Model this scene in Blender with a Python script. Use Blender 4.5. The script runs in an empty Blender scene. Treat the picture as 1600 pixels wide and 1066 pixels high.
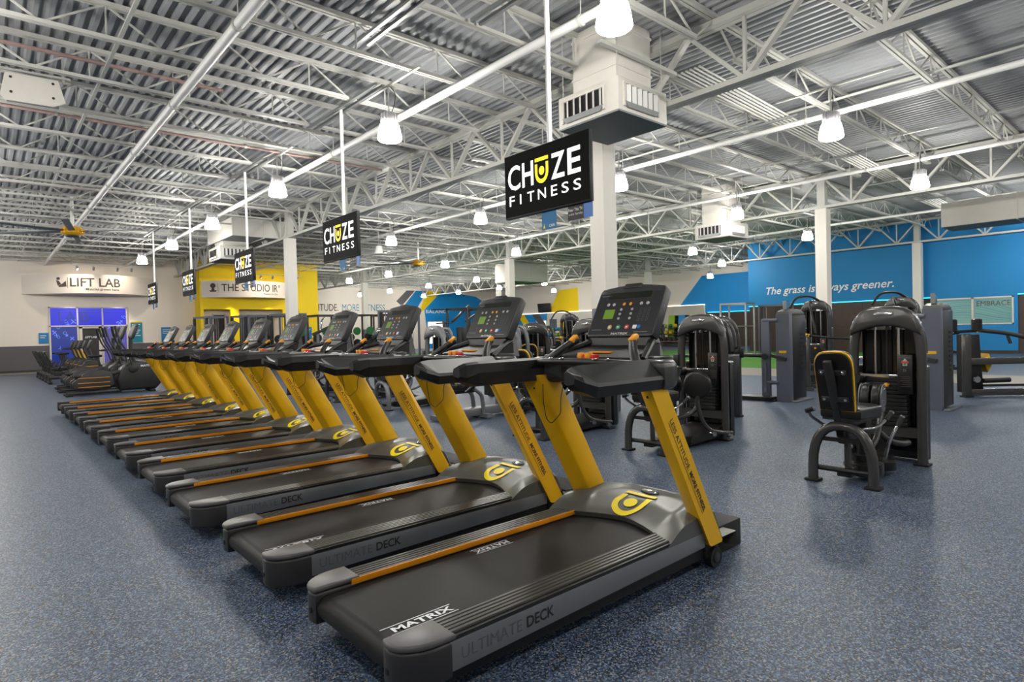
import bpy, bmesh, math, random
from mathutils import Vector, Matrix
random.seed(7)
S = bpy.context.scene
COL = S.collection
PI = math.pi

# ------------------------------------------------------------------ camera
YAW, TILT, ROLL, FPX, CAMH = 0.85273, -0.01652, -0.02552, 951.68, 1.3074
cam = bpy.data.objects.new('camera', bpy.data.cameras.new('camera'))
COL.objects.link(cam)
_F = Vector((math.cos(YAW)*math.cos(TILT), math.sin(YAW)*math.cos(TILT), math.sin(TILT)))
_R = Vector((math.sin(YAW), -math.cos(YAW), 0))
_U = _R.cross(_F)
_R2 = _R*math.cos(ROLL) + _U*math.sin(ROLL)
_U2 = -_R*math.sin(ROLL) + _U*math.cos(ROLL)
cam.matrix_world = Matrix(((_R2.x, _U2.x, -_F.x, 0), (_R2.y, _U2.y, -_F.y, 0), (_R2.z, _U2.z, -_F.z, CAMH), (0, 0, 0, 1)))
cam.data.sensor_width = 36
cam.data.lens = FPX/1600*36
cam.data.clip_start = 0.05
cam.data.clip_end = 200
S.camera = cam

# ------------------------------------------------------------------ world, exposure
w = bpy.data.worlds.new('world'); S.world = w; w.use_nodes = True
w.node_tree.nodes['Background'].inputs[0].default_value = (1.0, 0.97, 0.93, 1)
w.node_tree.nodes['Background'].inputs[1].default_value = 0.28  # added uniform fill light, enters by the room's open back and left sides
LAMP_POWER = 135.0
S.view_settings.view_transform = 'Standard'
S.view_settings.look = 'None'
S.view_settings.gamma = 1
S.view_settings.use_curve_mapping = False
S.view_settings.exposure = 0.0
S.cycles.use_denoising = True
S.cycles.max_bounces = 6
S.cycles.diffuse_bounces = 4
S.cycles.glossy_bounces = 3
S.cycles.transmission_bounces = 4
S.cycles.sample_clamp_indirect = 6.0
S.cycles.sample_clamp_direct = 0.0
S.cycles.caustics_reflective = False
S.cycles.caustics_refractive = False

# ------------------------------------------------------------------ materials
def lin(c):
    return tuple((x/12.92 if x <= 0.04045 else ((x+0.055)/1.055)**2.4) for x in [v/255 for v in c]) + (1,)
def _nt(name):
    m = bpy.data.materials.new(name); m.use_nodes = True
    nt = m.node_tree; return m, nt, nt.nodes['Principled BSDF']
def mat(name, rgb, rough=0.5, metal=0.0, var=0.06, scale=9.0, bump=0.0, coat=0.0, spec=0.5, alpha=1.0, emit=0.0):
    """plain material with a procedural tint and gloss variation"""
    m, nt, b = _nt(name)
    c = lin(rgb)
    tc = nt.nodes.new('ShaderNodeTexCoord'); no = nt.nodes.new('ShaderNodeTexNoise')
    no.inputs['Scale'].default_value = scale; no.inputs['Detail'].default_value = 3
    nt.links.new(tc.outputs['Object'], no.inputs['Vector'])
    mx = nt.nodes.new('ShaderNodeMix'); mx.data_type = 'RGBA'
    mx.inputs[6].default_value = tuple(x*(1-var) for x in c[:3]) + (1,)
    mx.inputs[7].default_value = tuple(min(1, x*(1+var)) for x in c[:3]) + (1,)
    nt.links.new(no.outputs['Fac'], mx.inputs[0]); nt.links.new(mx.outputs[2], b.inputs['Base Color'])
    b.inputs['Roughness'].default_value = rough; b.inputs['Metallic'].default_value = metal
    b.inputs['Specular IOR Level'].default_value = spec
    b.inputs['Coat Weight'].default_value = coat
    if bump:
        bp_ = nt.nodes.new('ShaderNodeBump'); bp_.inputs['Strength'].default_value = bump; bp_.inputs['Distance'].default_value = 0.004
        n2 = nt.nodes.new('ShaderNodeTexNoise'); n2.inputs['Scale'].default_value = 350
        nt.links.new(tc.outputs['Object'], n2.inputs['Vector'])
        nt.links.new(n2.outputs['Fac'], bp_.inputs['Height']); nt.links.new(bp_.outputs['Normal'], b.inputs['Normal'])
    if alpha < 1: b.inputs['Alpha'].default_value = alpha
    if emit:
        nt.links.new(mx.outputs[2], b.inputs['Emission Color']); b.inputs['Emission Strength'].default_value = emit
    return m
def fleck_floor(name, stops, scale, rough, big=None):
    m, nt, b = _nt(name)
    tc = nt.nodes.new('ShaderNodeTexCoord')
    vo = nt.nodes.new('ShaderNodeTexVoronoi'); vo.inputs['Scale'].default_value = scale
    nt.links.new(tc.outputs['Object'], vo.inputs['Vector'])
    sp = nt.nodes.new('ShaderNodeSeparateColor'); nt.links.new(vo.outputs['Color'], sp.inputs[0])
    cr = nt.nodes.new('ShaderNodeValToRGB'); cr.color_ramp.interpolation = 'CONSTANT'
    els = cr.color_ramp.elements
    while len(els) < len(stops): els.new(0.5)
    for e, (p, c) in zip(els, stops): e.position = p; e.color = lin(c)
    nt.links.new(sp.outputs[0], cr.inputs[0])
    n2 = nt.nodes.new('ShaderNodeTexNoise'); n2.inputs['Scale'].default_value = 0.7; n2.inputs['Detail'].default_value = 4
    nt.links.new(tc.outputs['Object'], n2.inputs['Vector'])
    mr = nt.nodes.new('ShaderNodeMapRange'); mr.inputs[3].default_value = 0.86; mr.inputs[4].default_value = 1.14
    nt.links.new(n2.outputs['Fac'], mr.inputs[0])
    mx = nt.nodes.new('ShaderNodeMix'); mx.data_type = 'RGBA'; mx.blend_type = 'MULTIPLY'; mx.inputs[0].default_value = 1
    nt.links.new(cr.outputs[0], mx.inputs[6]); nt.links.new(mr.outputs[0], mx.inputs[7])
    nt.links.new(mx.outputs[2], b.inputs['Base Color'])
    b.inputs['Roughness'].default_value = rough
    bu = nt.nodes.new('ShaderNodeBump'); bu.inputs['Strength'].default_value = 0.25; bu.inputs['Distance'].default_value = 0.002
    nt.links.new(sp.outputs[1], bu.inputs['Height']); nt.links.new(bu.outputs['Normal'], b.inputs['Normal'])
    return m
def emis(name, rgb, strength, base=1.0):
    m, nt, b = _nt(name)
    b.inputs['Base Color'].default_value = tuple(c*base for c in lin(rgb)[:3])+(1,); b.inputs['Emission Color'].default_value = lin(rgb)
    b.inputs['Emission Strength'].default_value = strength; b.inputs['Roughness'].default_value = 0.3
    return m
M = {}
M['floor'] = fleck_floor('rubber_floor', [(0, (32, 42, 56)), (0.22, (54, 69, 92)), (0.48, (73, 92, 120)), (0.67, (98, 121, 154)), (0.82, (142, 150, 156)), (0.89, (146, 132, 110)), (0.94, (22, 26, 32))], 160, 0.46)
M['turf'] = fleck_floor('green_turf', [(0, (58, 112, 24)), (0.3, (76, 140, 30)), (0.6, (92, 160, 40)), (0.85, (60, 120, 26))], 60, 0.85)
M['tan_floor'] = mat('tan_floor', (150, 138, 122), 0.45, var=0.12, scale=2)
M['deck'] = mat('galvanised_deck', (152, 154, 157), 0.5, 0.0, var=0.13, scale=1.3)
M['steel'] = mat('white_painted_steel', (188, 188, 182), 0.5, var=0.07, scale=3)
M['primer'] = mat('red_tinted_pipe', (176, 148, 142), 0.5, var=0.12, scale=3)
M['bright'] = mat('bright_white_pipe', (228, 228, 226), 0.4, var=0.03)
M['galv'] = mat('galvanised_strut', (150, 152, 152), 0.4, 0.4, var=0.1)
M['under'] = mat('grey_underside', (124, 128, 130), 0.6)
M['cream'] = mat('cream_wall_paint', (240, 230, 218), 0.75, var=0.03, scale=0.6)
M['white'] = mat('white_wall_paint', (226, 222, 214), 0.7, var=0.03, scale=0.6)
M['wains'] = mat('dark_grey_wainscot', (92, 88, 92), 0.6, var=0.04)
M['base'] = mat('black_vinyl_base', (44, 42, 42), 0.5)
M['yellow'] = mat('yellow_wall_paint', (255, 216, 0), 0.65, var=0.03, scale=0.8)
M['blue'] = mat('blue_wall_paint', (0, 124, 186), 0.6, var=0.04, scale=0.7)
M['blue2'] = mat('bright_blue_wall_paint', (0, 146, 222), 0.6, var=0.03, scale=0.7)
M['brown'] = mat('dark_wood_wall', (62, 44, 36), 0.5, var=0.3, scale=5)
M['led'] = emis('cyan_led_strip', (60, 225, 255), 1.6)
M['ledw'] = emis('white_led_strip', (255, 246, 232), 1.5)
M['signface'] = mat('cream_sign_face', (240, 231, 220), 0.8, var=0.02)
M['grey_ink'] = mat('grey_lettering', (92, 84, 80), 0.8, spec=0.1)
M['blue_ink'] = mat('blue_lettering', (70, 150, 175), 0.5)
M['white_ink'] = mat('white_lettering', (235, 238, 240), 0.5)
M['black_ink'] = mat('black_lettering', (34, 32, 30), 0.5)
M['dim_ink'] = mat('faint_grey_lettering', (86, 88, 92), 0.5)
M['yel_ink'] = mat('yellow_emblem', (250, 226, 0), 0.45)
M['scr'] = mat('black_screen', (4, 4, 5), 0.55, var=0.0, spec=0.1)
M['scr_w'] = emis('screen_white', (255, 255, 255), 0.95)
M['scr_y'] = emis('screen_yellow', (255, 224, 0), 0.95)
M['winblue'] = emis('blue_lit_window_film', (16, 26, 226), 0.75, 0.15)
M['winblue2'] = emis('deep_blue_lit_window_film', (14, 48, 150), 0.65, 0.2)
M['winlilac'] = emis('lilac_lit_window_film', (96, 84, 186), 0.55, 0.3)
M['winink'] = emis('pale_window_graphic', (96, 126, 226), 0.45)
M['frame_w'] = mat('pale_window_frame', (214, 206, 200), 0.5)
M['glassgreen'] = emis('frosted_pool_window', (112, 158, 150), 0.55, 0.35)
M['wave'] = emis('wave_film', (60, 118, 128), 0.35)
M['dark'] = mat('dark_interior', (40, 34, 36), 0.5)
M['mirror'] = mat('wall_mirror', (214, 218, 218), 0.03, 1.0, var=0.0)
# lamps
M['lamp'] = emis('lit_acrylic', (255, 252, 244), LAMP_POWER)
M['lampgrey'] = mat('lamp_housing', (188, 186, 190), 0.4, var=0.05)
# machines
M['tyellow'] = mat('yellow_painted_metal', (232, 178, 6), 0.42, 0.0, var=0.04, scale=6, coat=0.1)
M['tgrey'] = mat('grey_metallic_plastic', (94, 95, 91), 0.34, 0.25, var=0.05)
M['tdash'] = mat('graphite_plastic', (62, 62, 60), 0.3, 0.2, var=0.05)
M['tside'] = mat('silver_side_panel', (120, 122, 127), 0.36, 0.35, var=0.04)
M['tcap'] = mat('dark_grey_cap', (44, 43, 44), 0.42, var=0.06)
M['tcaptop'] = mat('mid_grey_cap', (84, 82, 84), 0.35, var=0.05)
M['alu'] = mat('ridged_aluminium', (58, 57, 55), 0.33, 0.35, var=0.08, scale=14)
M['belt'] = mat('black_running_belt', (27, 26, 26), 0.5, var=0.12, scale=25, bump=0.1, spec=0.22)
M['orange'] = mat('orange_edge_strip', (224, 142, 10), 0.4)
M['blk'] = mat('black_plastic', (24, 24, 25), 0.4, var=0.12)
M['blk2'] = mat('charcoal_plastic', (42, 42, 43), 0.42, var=0.08)
M['rubber'] = mat('black_rubber', (15, 15, 16), 0.6)
M['pad'] = mat('black_upholstery', (15, 15, 16), 0.36, var=0.15)
M['panel'] = mat('console_face', (30, 31, 35), 0.3, var=0.04)
M['panel2'] = mat('console_shell', (44, 44, 46), 0.45, var=0.05)
M['lcd'] = mat('dark_lcd', (30, 34, 22), 0.15)
M['lcdg'] = emis('green_lcd', (86, 116, 28), 0.6)
M['b_sil'] = mat('silver_button', (196, 196, 192), 0.3, 0.3)
M['b_or'] = mat('orange_button', (240, 160, 16), 0.4)
M['b_gold'] = mat('gold_button', (200, 170, 100), 0.35)
M['b_grn'] = mat('green_button', (20, 140, 96), 0.35)
M['b_red'] = mat('red_button', (200, 60, 50), 0.35)
M['b_blu'] = mat('blue_button', (20, 110, 200), 0.35)
M['red'] = mat('red_plastic', (214, 22, 18), 0.4)
M['frame'] = mat('bronze_grey_powder_coat', (82, 81, 80), 0.24, 0.5, var=0.06)
M['frame_s'] = mat('silver_powder_coat', (124, 126, 130), 0.34, 0.4, var=0.06)
M['frame_b'] = mat('slate_grey_shroud', (94, 98, 110), 0.42, 0.1, var=0.06)
M['frame_d'] = mat('dark_steel', (34, 33, 33), 0.4, 0.3, var=0.1)
M['chrome'] = mat('chrome', (205, 205, 205), 0.12, 0.95, var=0.02)
M['plate'] = mat('weight_plate_black', (20, 20, 21), 0.45)
M['smoke'] = mat('smoked_shield', (16, 15, 15), 0.12, var=0.1)
M['placard'] = mat('black_placard', (20, 20, 22), 0.35)
M['trim'] = mat('yellow_pad_trim', (236, 184, 20), 0.45)
M['wood'] = mat('bench_wood', (150, 112, 84), 0.5, var=0.2)
M['lime'] = mat('lime_rubber', (150, 190, 40), 0.5)
M['gball'] = mat('green_rubber', (30, 110, 50), 0.5)
M['sky'] = mat('sky_blue_rubber', (40, 150, 215), 0.5)
M['tag_blue'] = mat('blue_tag_card', (24, 120, 178), 0.5)
M['teal'] = mat('teal_poster', (0, 128, 150), 0.5)
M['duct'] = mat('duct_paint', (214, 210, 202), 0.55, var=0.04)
M['motor'] = mat('yellow_motor', (226, 166, 10), 0.4, var=0.15, scale=20)

# ------------------------------------------------------------------ geometry helpers
class MB:
    def __init__(s): s.v = []; s.f = []
    def add(s, v, f, X=None):
        o = len(s.v)
        s.v += [tuple(X @ Vector(p)) for p in v] if X is not None else [tuple(p) for p in v]
        s.f += [tuple(i+o for i in q) for q in f]
        return s
    def frombm(s, bm, X=None):
        bm.verts.index_update()
        s.add([v.co.copy() for v in bm.verts], [[v.index for v in f.verts] for f in bm.faces], X); bm.free(); return s
    def box(s, x0, x1, y0, y1, z0, z1, bev=0, seg=2, X=None):
        if bev <= 0:
            v = [(x, y, z) for x in (x0, x1) for y in (y0, y1) for z in (z0, z1)]
            return s.add(v, [(0, 1, 3, 2), (4, 6, 7, 5), (0, 4, 5, 1), (2, 3, 7, 6), (0, 2, 6, 4), (1, 5, 7, 3)], X)
        bm = bmesh.new(); bmesh.ops.create_cube(bm, size=1)
        for v in bm.verts:
            v.co = Vector((x0+(v.co.x+.5)*(x1-x0), y0+(v.co.y+.5)*(y1-y0), z0+(v.co.z+.5)*(z1-z0)))
        bmesh.ops.bevel(bm, geom=list(bm.edges), offset=bev, segments=seg, profile=0.5, affect='EDGES', clamp_overlap=True)
        return s.frombm(bm, X)
    def bar(s, p, q, a, b, up=(0, 0, 1), bev=0):
        """box beam from p to q, a wide sideways, b along up"""
        p, q = Vector(p), Vector(q); d = q-p; L = d.length; d.normalize()
        u = Vector(up); u = u - d*u.dot(d)
        if u.length < 1e-4: u = Vector((1, 0, 0)) - d*d.x
        u.normalize(); sd = d.cross(u)
        X = Matrix(((d.x, sd.x, u.x, p.x), (d.y, sd.y, u.y, p.y), (d.z, sd.z, u.z, p.z), (0, 0, 0, 1)))
        return s.box(0, L, -a/2, a/2, -b/2, b/2, bev, 2, X)
    def tube(s, pts, r, n=8, fil=0.0, k=4, caps=True, closed=False):
        P = [Vector(p) for p in pts]
        if fil > 0 and len(P) > 2:
            Q = [P[0]]
            for i in range(1, len(P)-1):
                a = P[i-1]-P[i]; c = P[i+1]-P[i]
                d = min(fil, a.length*.49, c.length*.49)
                A = P[i]+a.normalized()*d; C = P[i]+c.normalized()*d
                for j in range(k+1):
                    t = j/k; Q.append(A*(1-t)**2+P[i]*2*t*(1-t)+C*t*t)
            Q.append(P[-1]); P = Q
        N = len(P); V = []; Fc = []
        d0 = (P[1]-P[0]).normalized()
        u = Vector((0, 0, 1)) if abs(d0.z) < .9 else Vector((1, 0, 0))
        for i, p in enumerate(P):
            if closed: t = P[(i+1) % N]-P[i-1]
            else: t = (P[min(i+1, N-1)]-P[max(i-1, 0)])
            t.normalize(); u = (u-t*u.dot(t))
            if u.length < 1e-5: u = t.orthogonal()
            u.normalize(); b = t.cross(u)
            rr = r[i] if isinstance(r, (list, tuple)) and len(r) == N else (r if not isinstance(r, (list, tuple)) else r[0]+(r[1]-r[0])*i/(N-1))
            for j in range(n):
                a = 2*PI*j/n; V.append(p+(u*math.cos(a)+b*math.sin(a))*rr)
        for i in range(N if closed else N-1):
            i2 = (i+1) % N
            for j in range(n):
                j2 = (j+1) % n; Fc.append((i*n+j, i*n+j2, i2*n+j2, i2*n+j))
        if caps and not closed:
            Fc.append(tuple(range(n-1, -1, -1))); Fc.append(tuple((N-1)*n+j for j in range(n)))
        return s.add(V, Fc)
    def lathe(s, prof, n=20, X=None, cap=True):
        V = []; Fc = []
        for r, z in prof:
            for j in range(n):
                a = 2*PI*j/n; V.append((r*math.cos(a), r*math.sin(a), z))
        for i in range(len(prof)-1):
            for j in range(n):
                j2 = (j+1) % n; Fc.append((i*n+j, i*n+j2, (i+1)*n+j2, (i+1)*n+j))
        if cap:
            Fc.append(tuple(range(n-1, -1, -1))); Fc.append(tuple((len(prof)-1)*n+j for j in range(n)))
        return s.add(V, Fc, X)
    def prism(s, poly, a0, a1, axis='y', bev=0, seg=2, X=None):
        """poly in the plane normal to axis: y->(x,z), z->(x,y), x->(y,z)"""
        def P(p, a):
            return {'y': (p[0], a, p[1]), 'z': (p[0], p[1], a), 'x': (a, p[0], p[1])}[axis]
        n = len(poly)
        V = [P(p, a0) for p in poly]+[P(p, a1) for p in poly]
        Fc = [tuple(range(n)), tuple(range(2*n-1, n-1, -1))]+[(i, i+n, (i+1) % n+n, (i+1) % n) for i in range(n)]
        bm = bmesh.new(); vs = [bm.verts.new(v) for v in V]
        for f in Fc: bm.faces.new([vs[i] for i in f])
        bmesh.ops.recalc_face_normals(bm, faces=bm.faces)
        if bev > 0:
            caps = set(bm.faces[:2]) if False else None
            bm.faces.ensure_lookup_table()
            es = list(set(list(bm.faces[0].edges)+list(bm.faces[1].edges)))
            bmesh.ops.bevel(bm, geom=es, offset=bev, segments=seg, profile=0.5, affect='EDGES', clamp_overlap=True)
        return s.frombm(bm, X)
    def loft(s, rings, caps=True, X=None):
        n = len(rings[0]); V = [p for r in rings for p in r]; Fc = []
        for i in range(len(rings)-1):
            for j in range(n):
                j2 = (j+1) % n; Fc.append((i*n+j, i*n+j2, (i+1)*n+j2, (i+1)*n+j))
        if caps:
            Fc.append(tuple(range(n-1, -1, -1))); Fc.append(tuple((len(rings)-1)*n+j for j in range(n)))
        return s.add(V, Fc, X)
    def cyl(s, p, q, r, n=12): return s.tube([p, q], r, n)
    def mesh(s, name, m, smooth=True, ang=0.7):
        me = bpy.data.meshes.new(name); me.from_pydata(s.v, [], s.f)
        bm = bmesh.new(); bm.from_mesh(me); bmesh.ops.recalc_face_normals(bm, faces=bm.faces); bm.to_mesh(me); bm.free()
        if smooth:
            me.polygons.foreach_set('use_smooth', [True]*len(me.polygons)); me.set_sharp_from_angle(angle=ang)
        if m is not None: me.materials.append(m)
        me.update(); return me
def obj(name, mb, m, parent=None, label=None, smooth=True, loc=None):
    me = mb if isinstance(mb, bpy.types.Mesh) else mb.mesh(name, m, smooth)
    o = bpy.data.objects.new(name, me); COL.objects.link(o)
    if parent is not None: o.parent = parent
    if loc: o.location = loc
    if label: o['label'] = label
    return o
def tag(o, label, cat, group=None):
    o['label'] = label; o['category'] = cat
    if group: o['group'] = group
    return o
def thing(name, loc, rz, label, cat, group=None):
    o = bpy.data.objects.new(name, None); COL.objects.link(o); o.empty_display_size = 0.1
    o.location = loc; o.rotation_euler = (0, 0, rz)
    return tag(o, label, cat, group)
def struct(name, mb, m, parent=None, smooth=False):
    o = obj(name, mb, m, parent, smooth=smooth)
    if parent is None: o['kind'] = 'structure'
    return o
def children_of():
    d = {}
    for o in S.objects:
        if o.parent: d.setdefault(o.parent.name, []).append(o)
    return d
def copy_tree(o, kids, parent=None):
    c = o.copy(); COL.objects.link(c)
    if parent is not None: c.parent = parent
    for ch in kids.get(o.name, []): copy_tree(ch, kids, c)
    return c
def dup(root, loc, rz, label, kids=None, group=None):
    kids = kids if kids is not None else children_of()
    c = copy_tree(root, kids); c.location = loc; c.rotation_euler = (0, 0, rz); c['label'] = label
    if group: c['group'] = group
    return c

# ------------------------------------------------------------------ lettering
_tc = {}
def text_geo(s, bold=0.0, shear=0.0, space=1.0):
    key = (s, bold, shear, space)
    if key in _tc: return _tc[key]
    cu = bpy.data.curves.new('t', 'FONT'); cu.body = s; cu.size = 1; cu.offset = bold; cu.shear = shear; cu.space_character = space
    cu.resolution_u = 3
    o = bpy.data.objects.new('t', cu); COL.objects.link(o)
    bpy.context.view_layer.update()
    me = bpy.data.meshes.new_from_object(o.evaluated_get(bpy.context.evaluated_depsgraph_get()))
    v = [tuple(p.co) for p in me.vertices]; f = [tuple(p.vertices) for p in me.polygons]
    bpy.data.objects.remove(o); bpy.data.curves.remove(cu); bpy.data.meshes.remove(me)
    x0 = min(p[0] for p in v); x1 = max(p[0] for p in v); y0 = min(p[1] for p in v); y1 = max(p[1] for p in v)
    _tc[key] = (v, f, x0, x1, y0, y1); return _tc[key]
def put_text(mb, s, org, ux, uy, width=None, height=None, bold=0.0, shear=0.0, space=1.0):
    """flat lettering: org = lower-left corner, ux = reading direction, uy = up; box width x height"""
    v, f, x0, x1, y0, y1 = text_geo(s, bold, shear, space)
    ux, uy, org = Vector(ux).normalized(), Vector(uy).normalized(), Vector(org)
    sy = (height/(y1-y0)) if height else width/(x1-x0)
    sx = (width/(x1-x0)) if width else sy
    mb.add([org+ux*((p[0]-x0)*sx)+uy*((p[1]-y0)*sy) for p in v], f); return mb
def emblem(mb, org, ux, uy, s, fn=None):
    """bar over a U with a dot: unit width, centred"""
    polys = [[(-.5, .44), (.5, .44), (.5, .60), (-.5, .60)]]
    n = 14; U = []
    outer = [(.5*math.cos(PI+PI*i/n), -.06+.5*math.sin(PI+PI*i/n)) for i in range(n+1)]
    inner = [(.32*math.cos(PI+PI*i/n), -.06+.32*math.sin(PI+PI*i/n)) for i in range(n+1)]
    outer = [(-.5, .34)]+outer+[(.5, .34)]; inner = [(-.32, .34)]+inner+[(.32, .34)]
    for i in range(len(outer)-1): polys.append([outer[i], outer[i+1], inner[i+1], inner[i]])
    c = [(.2*math.cos(2*PI*i/18), .0+.2*math.sin(2*PI*i/18)) for i in range(18)]
    polys.append(c)
    ux, uy, org = Vector(ux), Vector(uy), Vector(org)
    for p in polys:
        if len(p) == 4 and p is polys[0]:   # split the bar so that it can follow a curved cover
            p2 = [[(-.5+k/6, .44), (-.5+(k+1)/6, .44), (-.5+(k+1)/6, .6), (-.5+k/6, .6)] for k in range(6)]
        else: p2 = [p]
        for q in p2:
            V = [org+ux*(a*s)+uy*(b*s) for a, b in q]
            if fn: V = [fn(v) for v in V]
            mb.add(V, [tuple(range(len(V)))])
    return mb
def disc(mb, c, nrm, r, h=0.004, n=12, ry=None, ux=None):
    nrm = Vector(nrm).normalized(); c = Vector(c)
    u = Vector(ux).normalized() if ux is not None else nrm.orthogonal().normalized(); v = nrm.cross(u)
    ry = ry or r
    X = Matrix(((u.x, v.x, nrm.x, c.x), (u.y, v.y, nrm.y, c.y), (u.z, v.z, nrm.z, c.z), (0, 0, 0, 1)))
    pr = [(1, 0), (1, h*.7), (.86, h), ]
    V = []; Fc = []
    for k, z in pr:
        for j in range(n):
            a = 2*PI*j/n; V.append((r*k*math.cos(a), ry*k*math.sin(a), z))
    for i in range(2):
        for j in range(n):
            j2 = (j+1) % n; Fc.append((i*n+j, i*n+j2, (i+1)*n+j2, (i+1)*n+j))
    Fc.append(tuple(2*n+j for j in range(n))); Fc.append(tuple(range(n-1, -1, -1)))
    return mb.add(V, Fc, X)
# ------------------------------------------------------------------ setting
DECK = 5.40
fl = MB(); fl.box(-14, 40, -9, 48, -0.1, 0.0)
struct('floor', fl, M['floor'])
tf = MB(); tf.box(17.6, 28.6, 8.2, 34, 0.0, 0.012)
o = obj('turf_carpet', tf, M['turf'], smooth=False); tag(o, 'bright green artificial turf laid in front of the brown wall', 'turf')
tn = MB(); tn.box(15.0, 17.6, -8, 25, 0.0, 0.006)
o = obj('walkway_strip', tn, M['tan_floor'], smooth=False); tag(o, 'tan walkway strip between the rubber floor and the green turf', 'flooring')
tn = MB(); tn.box(-12, 3.2, 33.2, 34.92, 0.0, 0.006)
o = obj('walkway_strip', tn, M['tan_floor'], smooth=False); tag(o, 'tan floor strip along the foot of the cream wall with the blue windows', 'flooring')

# corrugated roof deck (flutes run along y)
dk = MB(); prof = []
x = -12.0
while x < 40:
    prof += [(x, DECK), (x+.05, DECK), (x+.075, DECK+.048), (x+.127, DECK+.048)]
    x += .152
V = [(a, yy, z) for yy in (-9, 48) for a, z in prof]; n = len(prof)
dk.add(V, [(i, i+1, n+i+1, n+i) for i in range(n-1)])
CEIL = struct('ceiling', dk, M['deck'])

GX = [-2.4, 7.45, 17.3, 28.2]
BAYS = list(zip(GX, GX[1:]+[38.0]))
ZT, ZB = 5.37, 4.97
def joist_mesh(L):
    c = MB(); wv = MB()
    c.box(0, L, -.055, -.01, ZT-.025, ZT+.028); c.box(0, L, .01, .055, ZT-.025, ZT+.028)
    c.box(.5, L-.5, -.045, -.008, ZB-.022, ZB+.022); c.box(.5, L-.5, .008, .045, ZB-.022, ZB+.022)
    k = max(2, round((L-1.0)/1.22)); st = (L-1.0)/k
    wv.bar((0, 0, ZT), (.5, 0, ZB), .022, .022)
    wv.bar((L, 0, ZT), (L-.5, 0, ZB), .022, .022)
    for i in range(k):
        a = .5+st*i
        wv.bar((a, 0, ZB), (a+st/2, 0, ZT), .022, .022); wv.bar((a+st/2, 0, ZT), (a+st, 0, ZB), .022, .022)
        wv.bar((a+st/2, 0, ZB), (a+st/2, 0, ZT), .018, .018)
    return c.mesh('joist_chords', M['steel'], False), wv.mesh('joist_web', M['steel'], False)
for bi, (xa, xb) in enumerate(BAYS):
    cm, wm = joist_mesh(xb-xa-.02)
    for k in range(-9, 26):
        y = 8.75+1.49*k
        if y < -5 or (bi == 0 and y < 2): continue
        j = obj('roof_joist', cm, None, CEIL, loc=(xa+.01, y, 0))
        obj('web', wm, None, j)
def girder_mesh(L):
    c = MB(); wv = MB()
    for s in (-1, 1):
        c.box(0, L, s*.05-.045, s*.05+.045, 4.40, 4.47); c.box(0, L, s*.05-.045, s*.05+.045, 5.24, 5.32)
    k = max(2, round(L/1.525)); st = L/k
    for i in range(k):
        wv.bar((i*st, 0, 5.26), (i*st+st/2, 0, 4.45), .09, .05); wv.bar((i*st+st/2, 0, 4.45), (i*st+st, 0, 5.26), .09, .05)
        wv.bar((i*st+st/2, 0, 4.45), (i*st+st/2, 0, 5.26), .04, .04)
    return c.mesh('girder_chords', M['steel'], False), wv.mesh('girder_web', M['steel'], False)
COLS = [(7.45, 6.27), (7.45, 19.05), (17.3, 6.88), (17.3, 19.84), (17.3, 33.0), (28.2, 7.62), (28.2, 20.6), (28.2, 33.6)]
def run_girder(x, ys):
    for a, b in zip(ys, ys[1:]):
        cm, wm = girder_mesh(b-a)
        g = obj('roof_girder', cm, None, CEIL, loc=(x, a, 0)); g.rotation_euler = (0, 0, PI/2)
        obj('web', wm, None, g)
run_girder(7.45, [-6.5, 6.27, 19.05, 33.9])
run_girder(17.3, [-6.3, 6.88, 19.84, 33.0, 43.9])
run_girder(28.2, [-5.4, 7.62, 20.6, 33.6, 43.9])
# thin bridging lines across the joists
br = MB()
for x in (1.4, 10.8, 13.9, 20.9, 24.6, 31.2): br.box(x-.02, x+.02, -5, 44, ZB+.022, ZB+.05)
obj('bridging_angle', br, M['steel'], CEIL, smooth=False)

def column(x, y):
    b = MB(); b.box(x-.15, x+.15, y-.15, y+.15, 1.62, 4.39, .012)
    o = struct('column', b, M['white'])
    b = MB(); b.box(x-.152, x+.152, y-.152, y+.152, 0, 1.62, .012); obj('base_wrap', b, M['frame_b'], o, 'grey painted lower part')
    b = MB(); b.box(x-.1, x+.1, y-.1, y+.1, 4.39, 5.26); b.box(x-.16, x+.16, y-.16, y+.16, 5.24, 5.262); obj('post_head', b, M['steel'], o, smooth=False)
for c in COLS: column(*c)

# walls --------------------------------------------------------------
def wall(name, mb, m): return struct(name, mb, m)
WB = wall('wall_back', MB().box(-12, 8.58, 35.0, 35.2, 0, DECK), M['cream'])
b = MB(); b.box(-12, 2.40, 34.985, 35.0, .1, 1.18); b.box(5.55, 8.58, 34.985, 35.0, .1, 1.18); struct('wainscot', b, M['wains'], WB)
b = MB(); b.box(-12, 2.40, 34.97, 35.0, 0, .1); b.box(5.55, 8.58, 34.97, 35, 0, .1); struct('baseboard_back', b, M['base'])
yw = MB()
ys = [(8.56, 8.72), (10.02, 10.45), (12.78, 13.15), (13.7, 14.85)]
for a, c in ys: yw.box(a, c, 34.0, 34.2, 0, 2.83)
yw.box(8.56, 14.85, 34.0, 34.2, 2.83, DECK); yw.box(8.56, 8.7, 34.2, 35, 0, DECK)
WY = wall('wall_middle', yw, M['yellow'])
b = MB()
for a, c in ys: b.box(a, c, 33.985, 34.0, .1, 1.12)
struct('wainscot', b, M['wains'], WY)
struct('return_wall', MB().box(14.65, 14.85, 34.2, 44, 0, DECK), M['cream'], WY)
b = MB(); b.box(8.7, 14.65, 34.9, 35.0, 0, 2.9); struct('recess_back', b, M['signface'], WY)
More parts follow.
